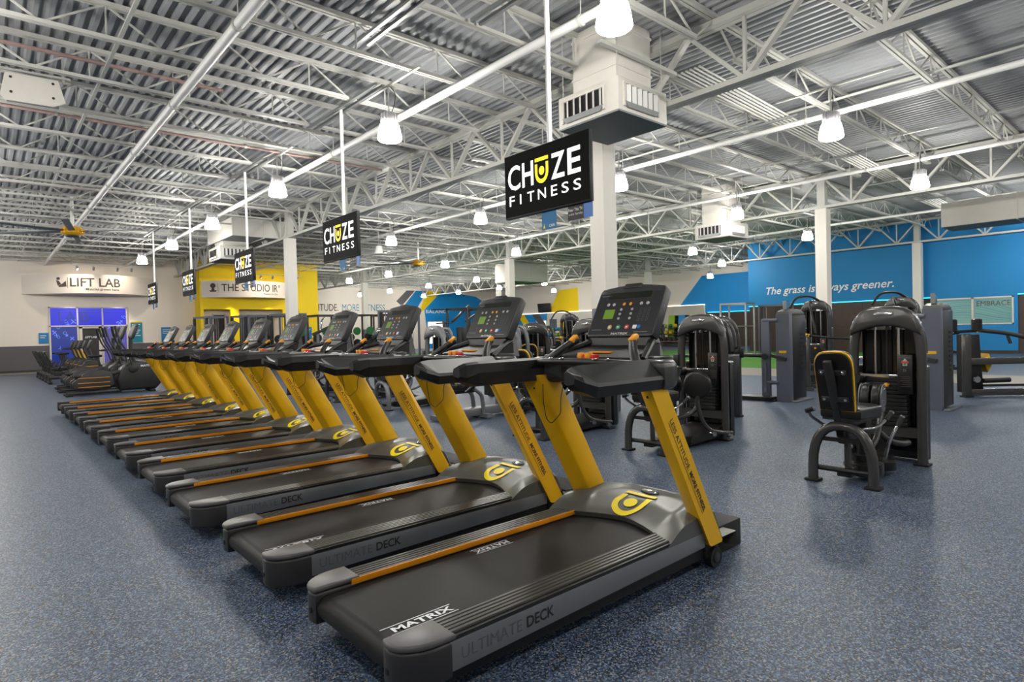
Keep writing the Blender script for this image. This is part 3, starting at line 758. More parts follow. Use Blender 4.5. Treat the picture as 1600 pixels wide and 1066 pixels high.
# ------------------------------------------------------------------ hanging screens
def make_screen():
    t = thing('hanging_screen', (0, 0, 0), 0, '', 'screen', 'black screens hanging in a row over the treadmills')
    w2 = .615; z0, z1 = 2.517, 3.201
    obj('housing', MB().box(.0, .05, -w2, w2, z0, z1, .008), M['blk'], t)
    sc = obj('display', MB().box(-.004, .002, -w2+.008, w2-.008, z0+.018, z1-.008), M['scr'], t, smooth=False)
    tw = MB(); tyl = MB()
    def P(a, b): return (-.0065, w2-2*w2*a, z1-(z1-z0)*b)      # a across 0..1 from the reader's left, b down
    def word(s, a, b, wa, hb, bd): put_text(tw, s, P(a, b+hb), (0, -1, 0), (0, 0, 1), wa*2*w2, hb*(z1-z0), bold=bd)
    word('C', .05, .185, .16, .385, .012); word('H', .235, .19, .14, .375, .018); word('Z', .585, .19, .155, .375, .018); word('E', .77, .19, .14, .375, .018)
    for i, c in enumerate('FITNESS'):
        word(c, (.065, .20, .295, .425, .58, .70, .83)[i], .65, (.068, .018, .085, .095, .07, .078, .08)[i], .155, .006)
    emblem(tyl, P(.475, .385), (0, -.85, 0), (0, 0, 1), .228)
    obj('white_lettering', tw, M['scr_w'], sc, smooth=False); obj('yellow_emblem', tyl, M['scr_y'], sc, smooth=False)
    obj('drop_pole', MB().cyl((.09, 0, 2.75), (.09, 0, 4.913), .027, 10), M['bright'], t)
    obj('wall_bracket', MB().box(.05, .09, -.15, .15, 2.7, 3.0), M['blk2'], t, smooth=False)
    g = obj('channel_tag', MB().box(.03, .035, -.125, .08, 2.335, 2.52), M['tag_blue'], t, smooth=False)
    obj('tag_lettering', put_text(MB(), 'CNN', (.028, -.025, 2.355), (0, -1, 0), (0, 0, 1), .08, .03, bold=.02), M['white_ink'], g, smooth=False)
    obj('tag_mark', MB().add([(.028, .06, 2.35), (.028, .03, 2.35), (.028, .045, 2.40)], [(0, 1, 2)]), M['yel_ink'], g, smooth=False)
    g = obj('info_tag', MB().box(.03, .035, -.61, -.29, 2.375, 2.52), M['dark'], t, smooth=False)
    obj('info_band', MB().box(.027, .031, -.61, -.50, 2.375, 2.52), M['b_blu'], g, smooth=False)
    tt = MB(); put_text(tt, 'Hear This TV', (.028, -.30, 2.46), (0, -1, 0), (0, 0, 1), .185, .03, bold=.01); put_text(tt, 'with family', (.028, -.30, 2.415), (0, -1, 0), (0, 0, 1), .185, .03)
    obj('tag_lettering', tt, M['white_ink'], g, smooth=False)
    return t
scr0 = make_screen(); SK = children_of()
for k in range(5):
    lab = ['largest hanging black screen, in front of the near column', 'second hanging black screen from the right, left of the large one', 'third hanging black screen, in front of the yellow wall sign', 'fourth hanging black screen, at the left edge of the yellow wall', 'smallest and farthest hanging black screen, in front of the cream wall'][k]
    loc = (4.373, 4.442+4.685*k, 0)
    if k == 0: scr0.location = loc; scr0['label'] = lab
    else: dup(scr0, loc, 0, lab, SK)
# ------------------------------------------------------------------ treadmills (x forward from the rear, y left, z up)
def sst(t): t = max(0, min(1, t)); return t*t*(3-2*t)
def xr(y): return 1.69-.19*(abs(y)/.42)**1.5
def hood_z(x, y):
    a = xr(y); e = abs(y)/.43
    t = max(0, x-a)
    z = .236+.068*math.sin(PI/2*min(1, t/.19))+.035*min(1, max(0, (t-.02)/.38))
    z -= .022*e**6
    xs = 2.03-.13*e*e
    if x > xs: z -= .2*sst((x-xs)/.13)
    z = max(z, .15)
    q = (y/.29)**4+(max(0, x-1.62)/.37)**4
    z -= .016*sst((1.3-q)/.5)*sst(t/.12)
    return z
def make_treadmill():
    t = thing('treadmill', (0, 0, 0), 0, '', 'treadmill', 'treadmills in the long row')
    # chassis
    m = MB(); m.box(.12, 2.0, -.40, .40, .055, .165, .01); m.box(.15, 1.9, -.425, .425, .165, .205); obj('chassis', m, M['rubber'], t)
    for s in (-1, 1):
        m = MB(); m.prism([(.155, .108), (1.83, .135), (1.83, .215), (.155, .215)], s*.40, s*.432, 'y', .006); sp = obj('side_panel', m, M['tside'], t)
        if s < 0:
            tx = put_text(MB(), 'ULTIMATE', (.23, -.4335, .142), (1, 0, .012), (0, 0, 1), .29, .045, bold=-.012)
            obj('lettering', tx, M['dim_ink'], sp, smooth=False)
            obj('bold_lettering', put_text(MB(), 'DECK', (.545, -.4335, .146), (1, 0, .012), (0, 0, 1), .15, .045, bold=.02), M['black_ink'], sp, smooth=False)
        m = MB(); n = 5; pr = [(s*.292, .205), (s*.292, .236)]
        for i in range(n):
            y0 = .292+.118*i/n; y1 = .292+.118*(i+1)/n
            pr += [(s*(y0+.003), .238), (s*(y1-.007), .238), (s*(y1-.005), .2335), (s*(y1-.001), .2335)]
        pr += [(s*.412, .236), (s*.412, .205)]
        m.prism(pr, .16, 1.64, 'x'); obj('foot_rail', m, M['alu'], t, smooth=False)
        m = MB(); m.box(.16, 1.56, s*.412-.004, s*.425, .205, .232, .003); obj('rail_edge', m, M['blk'], t)
        m = MB(); m.box(.165, 1.62, min(s*.284, s*.2935), max(s*.284, s*.2935), .212, .238, .002); obj('edge_strip', m, M['orange' if s > 0 else 'rubber'], t)
        # rear cap
        pl_ = [(.185, s*.285), (.185, s*.438)]
        for i in range(9):
            a = PI/2*i/8; pl_.append((.03-.0+.11-.15*math.sin(a)+.0, s*(.328+.11*math.cos(a))))
        pl_ += [(-.005, s*.30), (.0, s*.285)]
        m = MB(); m.prism(pl_, .088, .222, 'z', .014, 3); cp = obj('rear_cap', m, M['tcap'], t)
        p2 = [(x_ if x_ > .1 else x_-.003, y_) for x_, y_ in pl_]
        p2 = [(.205, s*.285), (.205, s*.438)]+p2[2:]
        m = MB(); m.prism(p2, .222, .246, 'z', .010, 3); obj('cap_cover', m, M['tcaptop'], cp)
        m = MB(); disc(m, (-.009, s*.322, .145), (-1, 0, 0), .013, .003); obj('adjuster_hole', m, M['rubber'], cp)
        # wheel
        m = MB(); m.tube([(1.93, s*.39, .058), (1.93, s*.435, .058)], .055, 18); wl = obj('wheel', m, M['rubber'], t)
        m = MB(); disc(m, (1.93, s*.436, .058), (0, s, 0), .028, .004, 14); obj('wheel_cap', m, M['blk2'], wl)
        m = MB(); m.box(1.86, 1.99, s*.395-.02, s*.395+.02, .06, .17, .01); obj('wheel_bracket', m, M['rubber'], t)
    # belt
    R = .052; pr = []
    for i in range(11): a = PI/2+PI*i/10; pr.append((.055+R*math.cos(a), .154+R*1.0*math.sin(a)))
    pr = [(1.74, .206)]+pr+[(.3, .102), (.3, .198), (1.74, .198)]
    m = MB(); m.prism(pr, -.283, .283, 'y'); bt = obj('running_belt', m, M['belt'], t)
    tx = put_text(MB(), 'MATRIX', (.09, -.212, .2075), (1, 0, 0), (0, 1, 0), .27, .040, bold=.03)
    tx.box(.07, .37, -.226, -.222, .2068, .2076); tx.box(.055, .37, -.162, -.158, .2068, .2076)
    obj('lettering', tx, M['white_ink'], bt, smooth=False); tx = MB()
    put_text(tx, 'MATRIX', (1.02, .245, .2075), (-1, 0, 0), (0, -1, 0), .22, .036, bold=.02)
    tx.box(.79, 1.03, .253, .256, .2068, .2076); tx.box(.79, 1.03, .198, .201, .2068, .2076)
    obj('lettering', tx, M['white_ink'], bt, smooth=False)
    # motor hood
    NY, NX = 36, 26; V = []; Fc = []
    for j in range(NY+1):
        y = -.43+.86*j/NY; a = xr(y)
        for i in range(NX+1):
            x = a+(2.15-a)*i/NX; V.append((x, y, hood_z(x, y)))
    W = NX+1
    for j in range(NY):
        for i in range(NX): Fc.append((j*W+i, j*W+i+1, (j+1)*W+i+1, (j+1)*W+i))
    m = MB(); m.add(V, Fc)
    for j in (0, NY):       # side walls
        top = [V[j*W+i] for i in range(W)]; k = len(m.v)
        m.v += [(p[0], p[1], p[2]) for p in top]+[(p[0], p[1], min(.20, p[2]-.002)) for p in top]
        m.f += [(k+i, k+i+1, k+W+i+1, k+W+i) for i in range(NX)]
    lip = [V[j*W] for j in range(NY+1)]; k = len(m.v)
    m.v += lip+[(p[0]+.012, p[1], p[2]-.028) for p in lip]; m.f += [(k+i, k+i+1, k+NY+1+i+1, k+NY+1+i) for i in range(NY)]
    fr = [V[j*W+NX] for j in range(NY+1)]; k = len(m.v)
    m.v += fr+[(p[0], p[1], .06) for p in fr]; m.f += [(k+i, k+i+1, k+NY+1+i+1, k+NY+1+i) for i in range(NY)]
    hd = obj('motor_hood', m, M['tgrey'], t)
    lift = lambda v: Vector((v.x, v.y, hood_z(v.x, v.y)+.006))
    obj('yellow_emblem', emblem(MB(), (1.80, .035, .3), (0, -1, 0), (.98, 0, 0), .208, lift), M['yel_ink'], hd, smooth=False)
    m = MB(); disc(m, (1.985, .03, hood_z(1.985, .03)-.004), (-.12, 0, 1), .068, .009, 20, .036, (0, 1, 0)); bd = obj('badge_ring', m, M['blk'], hd)
    m = MB(); disc(m, (1.985, .03, hood_z(1.985, .03)+.003), (-.12, 0, 1), .058, .006, 20, .027, (0, 1, 0)); obj('badge', m, M['chrome'], bd)
    m = MB(); m.box(2.10, 2.36, -.345, .345, .0, .16, .008); obj('front_step', m, M['rubber'], t)
    # masts
    for s in (-1, 1):
        def ring(z, d=0):
            x0 = 1.84-(z-.15)*.562
            return [(x0+d, s*.45, z), (x0+.128-d, s*.45, z), (x0+.205-d, s*.355, z), (x0+.19, s*.345, z), (x0+.05, s*.345, z), (x0+.036+d, s*.355, z), (x0+.012, s*.42, z)]
        rings = [ring(.138, .012), ring(.15)]+[ring(.15+.9*i/6) for i in range(1, 7)]
        mm = obj('mast', MB().loft(rings), M['tyellow'], t)
        mm.name = 'mast'
        if s < 0:
            p0 = Vector((1.84-(.845-.15)*.562+.05, -.4515, .845)); dn = Vector((1.84-(.335-.15)*.562+.05, -.4515, .335))-p0
            L = dn.length; dn.normalize(); up = Vector((dn.z*-1, 0, dn.x)); 
            if up.x < 0: up = -up
            tx = put_text(MB(), 'LESS ATTITUDE.', p0+dn*.0, dn, up, L*.53, .027, bold=.008)
            put_text(tx, 'MORE FITNESS.', p0+dn*(L*.56), dn, up, L*.44, .027, bold=.035)
            a = p0-up*.012; b = p0+dn*L-up*.012
            tx.add([a, b, b+up*.003, a+up*.003], [(0, 1, 2, 3)])
            obj('lettering', tx, M['black_ink'], mm, smooth=False)
        for bz in (.97,):
            b_ = MB(); disc(b_, (1.84-(bz-.15)*.562+.017, s*.40, bz), (-1, 0, 0), .007, .003, 8); obj('mast_bolt', b_, M['rubber'], mm)
    # handrails
    for s in (-1, 1):
        sec = [(.345, 1.09), (.35, 1.138), (.375, 1.150), (.468, 1.075), (.474, 1.058), (.458, 1.010), (.365, 1.018)]
        def rg(x, k, cy=.41, cz=1.085, dz=0): return [(x, s*(cy+(a-cy)*k), cz+(b-cz)*k+dz) for a, b in sec]
        rings = [[(.845, s*a, b) for a, b in [(.375, 1.075), (.378, 1.118), (.39, 1.13), (.43, 1.115), (.438, 1.10), (.43, 1.075), (.39, 1.068)]],
                 [(.88, s*a, b) for a, b in [(.358, 1.068), (.362, 1.133), (.386, 1.144), (.452, 1.105), (.462, 1.08), (.45, 1.04), (.372, 1.045)]],
                 rg(.955, 1.0), rg(1.2, 1.0), rg(1.43, 1.02)]
        obj('handrail', MB().loft(rings), M['blk'], t, smooth=False)
    # dash body between the masts
    ol = []
    R_ = [(1.43, .36), (1.43, .478)]
    for i in range(9):
        a = PI/2*i/8; R_.append((1.49+.14*math.sin(a), .338+.14*math.cos(a)))
    R_ += [(1.68, .2)]
    right = [(x, -y) for x, y in R_]; left = R_[::-1]
    poly = right+left+[(1.43, .36), (1.50, .28), (1.50, -.28)]
    poly = poly[:-3]+[(1.50, .28), (1.50, -.28)]
    m = MB(); m.prism(poly, 1.0, 1.150, 'z', .04, 4); dsh = obj('dash_body', m, M['tdash'], t)
    for s in (-1, 1):
        m = MB(); m.lathe([(.062, 0), (.06, .012), (.05, .016), (.046, .004)], 22, Matrix.Translation((1.545, s*.375, 1.147)), cap=False); obj('cup_rim', m, M['blk'], dsh)
        m = MB(); disc(m, (1.545, s*.375, 1.1475), (0, 0, 1), .05, .003, 18); obj('cup_well', m, M['rubber'], dsh)
    m = MB(); m.loft([[(1.47, -.27, 1.13), (1.47, .27, 1.13), (1.47, .27, 1.155), (1.47, -.27, 1.155)], [(1.72, -.25, 1.15), (1.72, .25, 1.15), (1.72, .25, 1.225), (1.72, -.25, 1.225)]])
    tr = obj('reading_tray', m, M['blk'], dsh)
    m = MB(); m.box(1.53, 1.60, -.06, .09, 1.175, 1.182, X=Matrix.Identity(4)); obj('orange_label', m, M['b_or'], tr, smooth=False)
    # cross bar and grips
    m = MB(); m.tube([(1.47, .39, 1.09), (1.39, .36, 1.122), (1.36, .25, 1.132), (1.35, 0, 1.135), (1.36, -.25, 1.132), (1.39, -.36, 1.122), (1.47, -.39, 1.09)], .021, 12, .08); cb = obj('cross_bar', m, M['blk'], t)
    m = MB()
    for y in (.2, .12, -.12, -.2): disc(m, (1.338, y, 1.152), (-.4, 0, 1), .012, .003, 8)
    obj('grip_sensor', m, M['chrome'], cb)
    m = MB(); m.box(1.375, 1.43, -.075, .045, 1.135, 1.175, .012); sc = obj('stop_block', m, M['red'], t)
    m = MB(); m.box(1.37, 1.40, -.055, -.02, 1.15, 1.182, .004); m.box(1.37, 1.40, .0, .03, 1.15, 1.182, .004); obj('stop_tab', m, M['b_or'], sc)
    for s in (-1, 1):
        m = MB(); m.tube([(1.41, s*.33, 1.11), (1.47, s*.265, 1.18), (1.53, s*.215, 1.232), (1.56, s*.205, 1.245)], [.026, .02], 10, .03); gp = obj('control_grip', m, M['blk'], t)
        X = Matrix.Translation((1.545, s*.213, 1.245)) @ Matrix.Rotation(-.6, 4, 'Y')
        m = MB(); m.box(-.03, .03, -.018, .018, -.006, .022, .008, 2, X); obj('orange_button', m, M['b_or'], gp)
        m = MB(); m.bar((1.43, s*.285, 1.125), (1.50, s*.225, 1.205), .02, .004, (-1, 0, .8)); obj('grip_inlay', m, M['dim_ink'], gp, smooth=False)
    # neck
    m = MB(); m.loft([[(1.66, -.25, 1.15), (1.66, .25, 1.15), (1.80, .22, 1.13), (1.80, -.22, 1.13)], [(1.69, -.205, 1.275), (1.69, .205, 1.275), (1.79, .18, 1.30), (1.79, -.18, 1.30)]]); obj('console_neck', m, M['blk2'], t)
    for s in (-1, 1):
        m = MB(); m.tube([(1.50, s*.30, 1.145), (1.58, s*.27, 1.19), (1.68, s*.22, 1.225), (1.74, s*.19, 1.24)], [.016, .024], 8, .04); obj('neck_arm', m, M['blk'], t)
    # console in its own tilted frame: a across (reader's left to right), b up
    B = Vector((1.672, 0, 1.262)); up = Vector((.165, 0, .31)).normalized(); ac = Vector((0, -1, 0)); nr = ac.cross(up); nr = nr if nr.x < 0 else -nr
    hw, H = .238, .325
    def cp(a, b, n=0): return B+ac*a+up*b+nr*n
    out = [(-hw+.025, 0), (hw-.025, 0), (hw-.006, .006), (hw, .025), (hw-.006, H-.03), (hw-.02, H-.008)]
    for i in range(1, 8): 
        k = i/8; out.append((hw-.02-2*(hw-.02)*k, H-.008+.022*math.sin(PI*k)))
    out += [(-hw+.02, H-.008), (-hw+.006, H-.03), (-hw, .025), (-hw+.006, .006)]
    X = Matrix(((ac.x, up.x, nr.x, B.x), (ac.y, up.y, nr.y, B.y), (ac.z, up.z, nr.z, B.z), (0, 0, 0, 1)))
    m = MB(); m.prism(out, -.062, 0, 'z', .010, 2, X); cn = obj('console', m, M['panel2'], t)
    m = MB(); m.prism([(-hw+.012, .014), (hw-.012, .014), (hw-.016, H-.045), (-hw+.016, H-.045)], 0, .002, 'z', 0, 2, X); obj('control_face', m, M['panel'], cn, smooth=False)
    m = MB(); m.prism([(-.07, H-.012), (.07, H-.012), (.055, H+.017), (-.055, H+.017)], -.05, .004, 'z', .004, 2, X); obj('top_handle', m, M['blk'], cn)
    def FP(x, v): return (-hw+.02+(2*hw-.04)*x, (H-.035)*(1-v)+.005)
    def rect(mm, x0, x1, v0, v1, n0=.002, n1=.0035):
        a0, b1 = FP(x0, v0); a1, b0 = FP(x1, v1); mm.box(a0, a1, b0, b1, n0, n1, X=X); return mm
    obj('display', rect(MB(), .16, .84, .04, .17), M['lcd'], cn, smooth=False)
    fm = MB()
    for a, b, c, d in ((.12, .126, .02, .2), (.874, .88, .02, .2), (.12, .88, .194, .2)): rect(fm, a, b, c, d)
    obj('display_border', fm, M['grey_ink'], cn, smooth=False)
    obj('green_display', rect(MB(), .16, .33, .42, .63), M['lcdg'], cn, smooth=False)
    bm_ = {}
    def button(x, v, r, mt):
        if (r, mt) not in bm_:
            q = MB(); disc(q, (0, 0, 0), (0, 0, 1), r, .004, 12); bm_[(r, mt)] = q.mesh('button', M[mt])
        o = bpy.data.objects.new('button', bm_[(r, mt)]); COL.objects.link(o); o.parent = cn
        a, b = FP(x, v); o.matrix_local = X @ Matrix.Translation((a, b, .002)); return o
    for x, mt in ((.19, 'b_sil'), (.285, 'b_sil'), (.455, 'b_or'), (.56, 'b_or'), (.73, 'b_sil'), (.83, 'b_sil')): button(x, .31, .0105, mt)
    for v in (.43, .53, .63):
        for x in (.43, .61): button(x, v, .0085, 'b_sil')
    for x, mt in ((.33, 'b_gold'), (.47, 'b_grn'), (.61, 'b_red'), (.80, 'b_blu')): 
        o = button(x, .82, .0155 if mt != 'b_blu' else .012, mt)
    q = MB()
    for x in (.33, .47, .61):
        a, b = FP(x, .82); q.box(a-.006, a+.006, b-.004, b+.004, .0062, .0068, X=X)
    rect(q, .70, .76, .78, .86)
    obj('button_marks', q, M['white_ink'], cn, smooth=False)
    kp = MB()
    for r in range(4):
        for c in range(3):
            a, b = FP(.75+.065*c, .44+.075*r)
            for d in ((-.008, .008, -.008, -.006), (-.008, .008, .006, .008), (-.008, -.006, -.008, .008), (.006, .008, -.008, .008)): kp.box(a+d[0], a+d[1], b+d[2], b+d[3], .002, .003, X=X)
    obj('keypad', kp, M['dim_ink'], cn, smooth=False)
    a, b = FP(.38, .985); tx = put_text(MB(), 'MATRIX', cp(a, b, .003), ac, up, .12, .014, bold=.04)
    for x0, x1, v in ((.03, .2, .87), (.74, .95, .93), (.03, .2, .1)): rect(tx, x0, x1, v, v+.006)
    obj('lettering', tx, M['b_sil'], cn, smooth=False)
    m = MB(); m.tube([(1.38, .31, 1.0), (1.37, .30, .93), (1.39, .32, .90), (1.40, .31, .80), (1.44, .31, .765), (1.51, .30, .82), (1.52, .31, .90), (1.55, .31, 1.0)], .0026, 5, .02); obj('safety_cord', m, M['rubber'], t)
    return t
tm0 = make_treadmill(); TK = children_of()
TPOS = [(1.03, 2.19), (1.023, 3.375), (1.0, 4.677), (1.024, 5.885), (1.02, 7.105), (1.029, 8.345), (1.02, 9.56), (1.03, 10.83), (1.02, 12.0), (1.018, 13.2)]
TLAB = ['nearest treadmill with yellow masts, whole deck in view, at the front of the row', 'second treadmill in the row, just behind the nearest one',
 'third treadmill in the row from the camera, yellow masts', 'fourth treadmill in the row from the camera, yellow masts', 'fifth treadmill in the row, halfway along it',
 'sixth treadmill in the row, just past halfway', 'seventh treadmill in the row, fourth from the far end', 'eighth treadmill in the row, third from the far end',
 'ninth treadmill in the row, second from the far end', 'farthest treadmill of the long row, next to the elliptical trainers']
for k, (x, y) in enumerate(TPOS):
    if k == 0: tm0.location = (x, y, 0); tm0['label'] = TLAB[0]
    else: dup(tm0, (x, y, 0), 0, TLAB[k], TK)
# ------------------------------------------------------------------ weight machines (x from the user's seat to the tower, y left)
def arch_pts(x, w, h, k=18, z0=.02, flat=.62):
    hh = h-.043; zs = hh-w*1.55
    P = [(x, -w, z0), (x, -w, zs*.6)]
    for i in range(k+1):
        a = PI*i/k; c, s_ = math.cos(a), math.sin(a)
        P.append((x, -w*(abs(c)**flat)*(1 if c >= 0 else -1), zs+(hh-zs)*abs(s_)**.86))
    P += [(x, w, zs*.6), (x, w, z0)]
    return P
_plate = None
def tower(t, x, w=.28, h=1.45, fm='frame', hood=True, plates=12, placard=True, cy=.03, rear=.88, pins=True):
    global _plate
    P = [(a, b+cy, c) for a, b, c in arch_pts(x, w, h)]
    fr = obj('tower_frame', MB().tube(P, .043, 12), M[fm], t)
    for s in (-1, 1):
        obj('foot_pad', MB().box(x-.06, x+.06, cy+s*w-.06, cy+s*w+.06, 0, .022, .006), M['rubber'], t)
        m = MB(); m.box(x-.03, x+.03, cy+s*w-.03, cy+s*w+.03, .25, .33); m.bar((x, cy-w, .29), (x, cy+w, .29), .05, .09) if s < 0 else None
        obj('lower_cross_beam', m, M[fm], t, smooth=False)
    zt = h-.17
    if hood:
        kk = (w+.042)/w
        up_ = [(cy+(b-cy)*kk, c+.04) for a, b, c in P if c > zt-.10]
        lo = []
        y0, y1 = up_[-1][0], up_[0][0]
        for i in range(11):
            k = i/10; lo.append((y0+(y1-y0)*k, zt-.10+.085*math.sin(PI*k)))
        m = MB(); m.prism(up_+lo, x-.07, x+.05, 'x', .03, 3); hd = obj('hood', m, M[fm], t)
        m = MB(); disc(m, (x-.069, cy, h-.075), (-1, 0, 0), .085, .006, 20, .020, (0, 1, 0)); obj('badge', m, M['chrome'], hd)
    for s in (-1, 1): obj('guide_rod', MB().cyl((x+.015, cy+s*.095, .3), (x+.015, cy+s*.095, zt+.02), .011, 8), M['chrome'], t)
    if _plate is None:
        q = MB(); q.box(-.055, .055, -.17, .17, 0, .034, .004, 1); _plate = q.mesh('weight_plate', M['plate'])
    for i in range(plates): obj('weight_plate', _plate, None, t, loc=(x+.02, cy, .34+.037*i))
    zz = .34+.037*plates
    obj('lifting_bar', MB().box(x-.02, x+.05, cy-.17, cy+.17, zz, zz+.03, .004), M['chrome'], t)
    obj('cable', MB().cyl((x+.015, cy, zz), (x+.015, cy, zt+.04), .006, 6), M['rubber'], t)
    if pins:
        m = MB(); m.tube([(x-.11, cy-.03, zz-.06), (x-.04, cy-.03, zz-.06)], .007, 6); m.lathe([(.0, -.022), (.018, -.014), (.022, 0), (.018, .014), (0, .022)], 10, Matrix.Translation((x-.115, cy-.03, zz-.06))); obj('selector_pin', m, M['b_or'], t)
    if placard:
        pb = obj('placard', MB().box(x-.06, x-.035, cy-.225, cy-.105, .64, 1.0, .006), M['placard'], t)
        m = MB(); m.box(x-.063, x-.060, cy-.215, cy-.115, .968, .976); 
        for i in range(7): m.box(x-.063, x-.060, cy-.213, cy-.13-.01*(i % 3), .71+.018*i-.02*(i > 4), .714+.018*i-.02*(i > 4))
        m.box(x-.063, x-.06, cy-.178, cy-.168, .845, .875); m.box(x-.063, x-.06, cy-.163, cy-.153, .845, .875)
        obj('print', m, M['grey_ink'], pb, smooth=False)
        m = MB(); m.box(x-.063, x-.06, cy-.185, cy-.150, .90, .95); m.box(x-.063, x-.06, cy-.175, cy-.16, .95, .965); obj('figure', m, M['b_sil'], pb, smooth=False)
        m = MB(); m.box(x-.0635, x-.0625, cy-.198, cy-.137, .925, .942); obj('figure_red', m, M['b_red'], pb, smooth=False)
        m = MB(); m.box(x-.064, x-.063, cy-.178, cy-.157, .905, .925); obj('figure_green', m, M['b_grn'], pb, smooth=False)
    obj('smoked_shield', MB().box(x+.09, x+.1, cy-w+.045, cy+w-.045, .1, zt-.05), M['smoke'], t, smooth=False)
    m = MB(); pr = [(x+.10, cy-w-.01), (x+.16, cy-w-.02), (x+.27, cy-w+.05), (x+.32, cy-.1), (x+.32, cy+.1), (x+.27, cy+w-.05), (x+.16, cy+w+.02), (x+.1, cy+w+.01)]
    m.prism(pr, .03, rear, 'z', .015, 2); obj('rear_shroud', m, M['blk'], t)
    obj('shroud_rim', MB().prism([(a, b) for a, b in pr], rear, rear+.012, 'z'), M['b_sil'], t, smooth=False)
    P2 = [(x+.22, b+cy, c) for a, b, c in arch_pts(x+.22, w*.86, h-.03)]
    obj('rear_arch', MB().tube([p for p in P2 if p[2] > .8], .032, 10), M[fm], t)
    for s in (-1, 1): obj('spacer', MB().cyl((x, cy+s*w, .95), (x+.22, cy+s*w*.9, .95), .02, 8), M[fm], t)
def uframe(t, fm='frame', w=.228, h=.515, x=0):
    P = [(a, b, c) for a, b, c in arch_pts(x, w, h, 14, .02, .8)]
    obj('front_leg_frame', MB().tube(P, .039, 12), M[fm], t)
    for s in (-1, 1): obj('foot_pad', MB().box(x-.055, x+.055, s*w-.055, s*w+.055, 0, .022, .006), M['rubber'], t)
    m = MB(); m.cyl((x+.03, -w, .11), (x+.03, w, .11), .022, 8); obj('lower_tie', m, M['frame_d'], t)
def backrest(t, xb, zb, xt, zt, w=.28, trim='trim', y=.02):
    """upholstered pad leaning from (xb,zb) to (xt,zt) facing +x"""
    B = Vector((xb, y, zb)); up = Vector((xt-xb, 0, zt-zb)); L = up.length; up.normalize(); ac = Vector((0, 1, 0)); nr = ac.cross(up)
    X = Matrix(((ac.x, up.x, nr.x, B.x), (ac.y, up.y, nr.y, B.y), (ac.z, up.z, nr.z, B.z), (0, 0, 0, 1)))
    def ol(d):
        hw = w/2+d; p = [(-hw*.92, -d), (hw*.92, -d)]
        for i in range(13):
            a = PI*i/12; c = math.cos(a); p.append((hw*(abs(c)**.55)*(1 if c >= 0 else -1), L-.14+(.14+d)*math.sin(a)**.8))
        return p
    c = obj('back_cushion', MB().prism(ol(0), .018, .075, 'z', .02, 3, X), M['pad'], t)
    obj('piping', MB().prism(ol(.006), .004, .02, 'z', .003, 1, X), M[trim], c)
    sh = obj('back_shell', MB().prism(ol(-.004), -.016, .006, 'z', .005, 1, X), M['pad'], c)
    return X, L
def seat(t, x0, x1, z, w=.36, trim=True):
    pts = [(x0, -w/2*.85), (x1-.12, -w/2)]
    for i in range(9): a = -PI/2+PI*i/8; pts.append((x1-.12+.12*math.cos(a), w/2*math.sin(a)*1.0))
    pts += [(x1-.12, w/2), (x0, w/2*.85)]
    m = MB(); m.prism(pts, z-.085, z, 'z', .022, 3); s = obj('seat', m, M['pad'], t)
    obj('seat_board', MB().prism([(a*.97+.01, b*.94) for a, b in pts], z-.10, z-.083, 'z'), M['rubber'], s, smooth=False)
def handle(t, pts, grip):
    h = obj('handle', MB().tube(pts, .013, 9, .05), M['chrome'], t)
    a, b = Vector(pts[-1]), Vector(pts[-2]); d = (b-a).normalized()
    obj('grip', MB().tube([a+d*.01, a+d*grip], .019, 10), M['rubber'], h)
    obj('grip_cap', MB().cyl(a-d*.004, a+d*.012, .021, 10), M['chrome'], h)
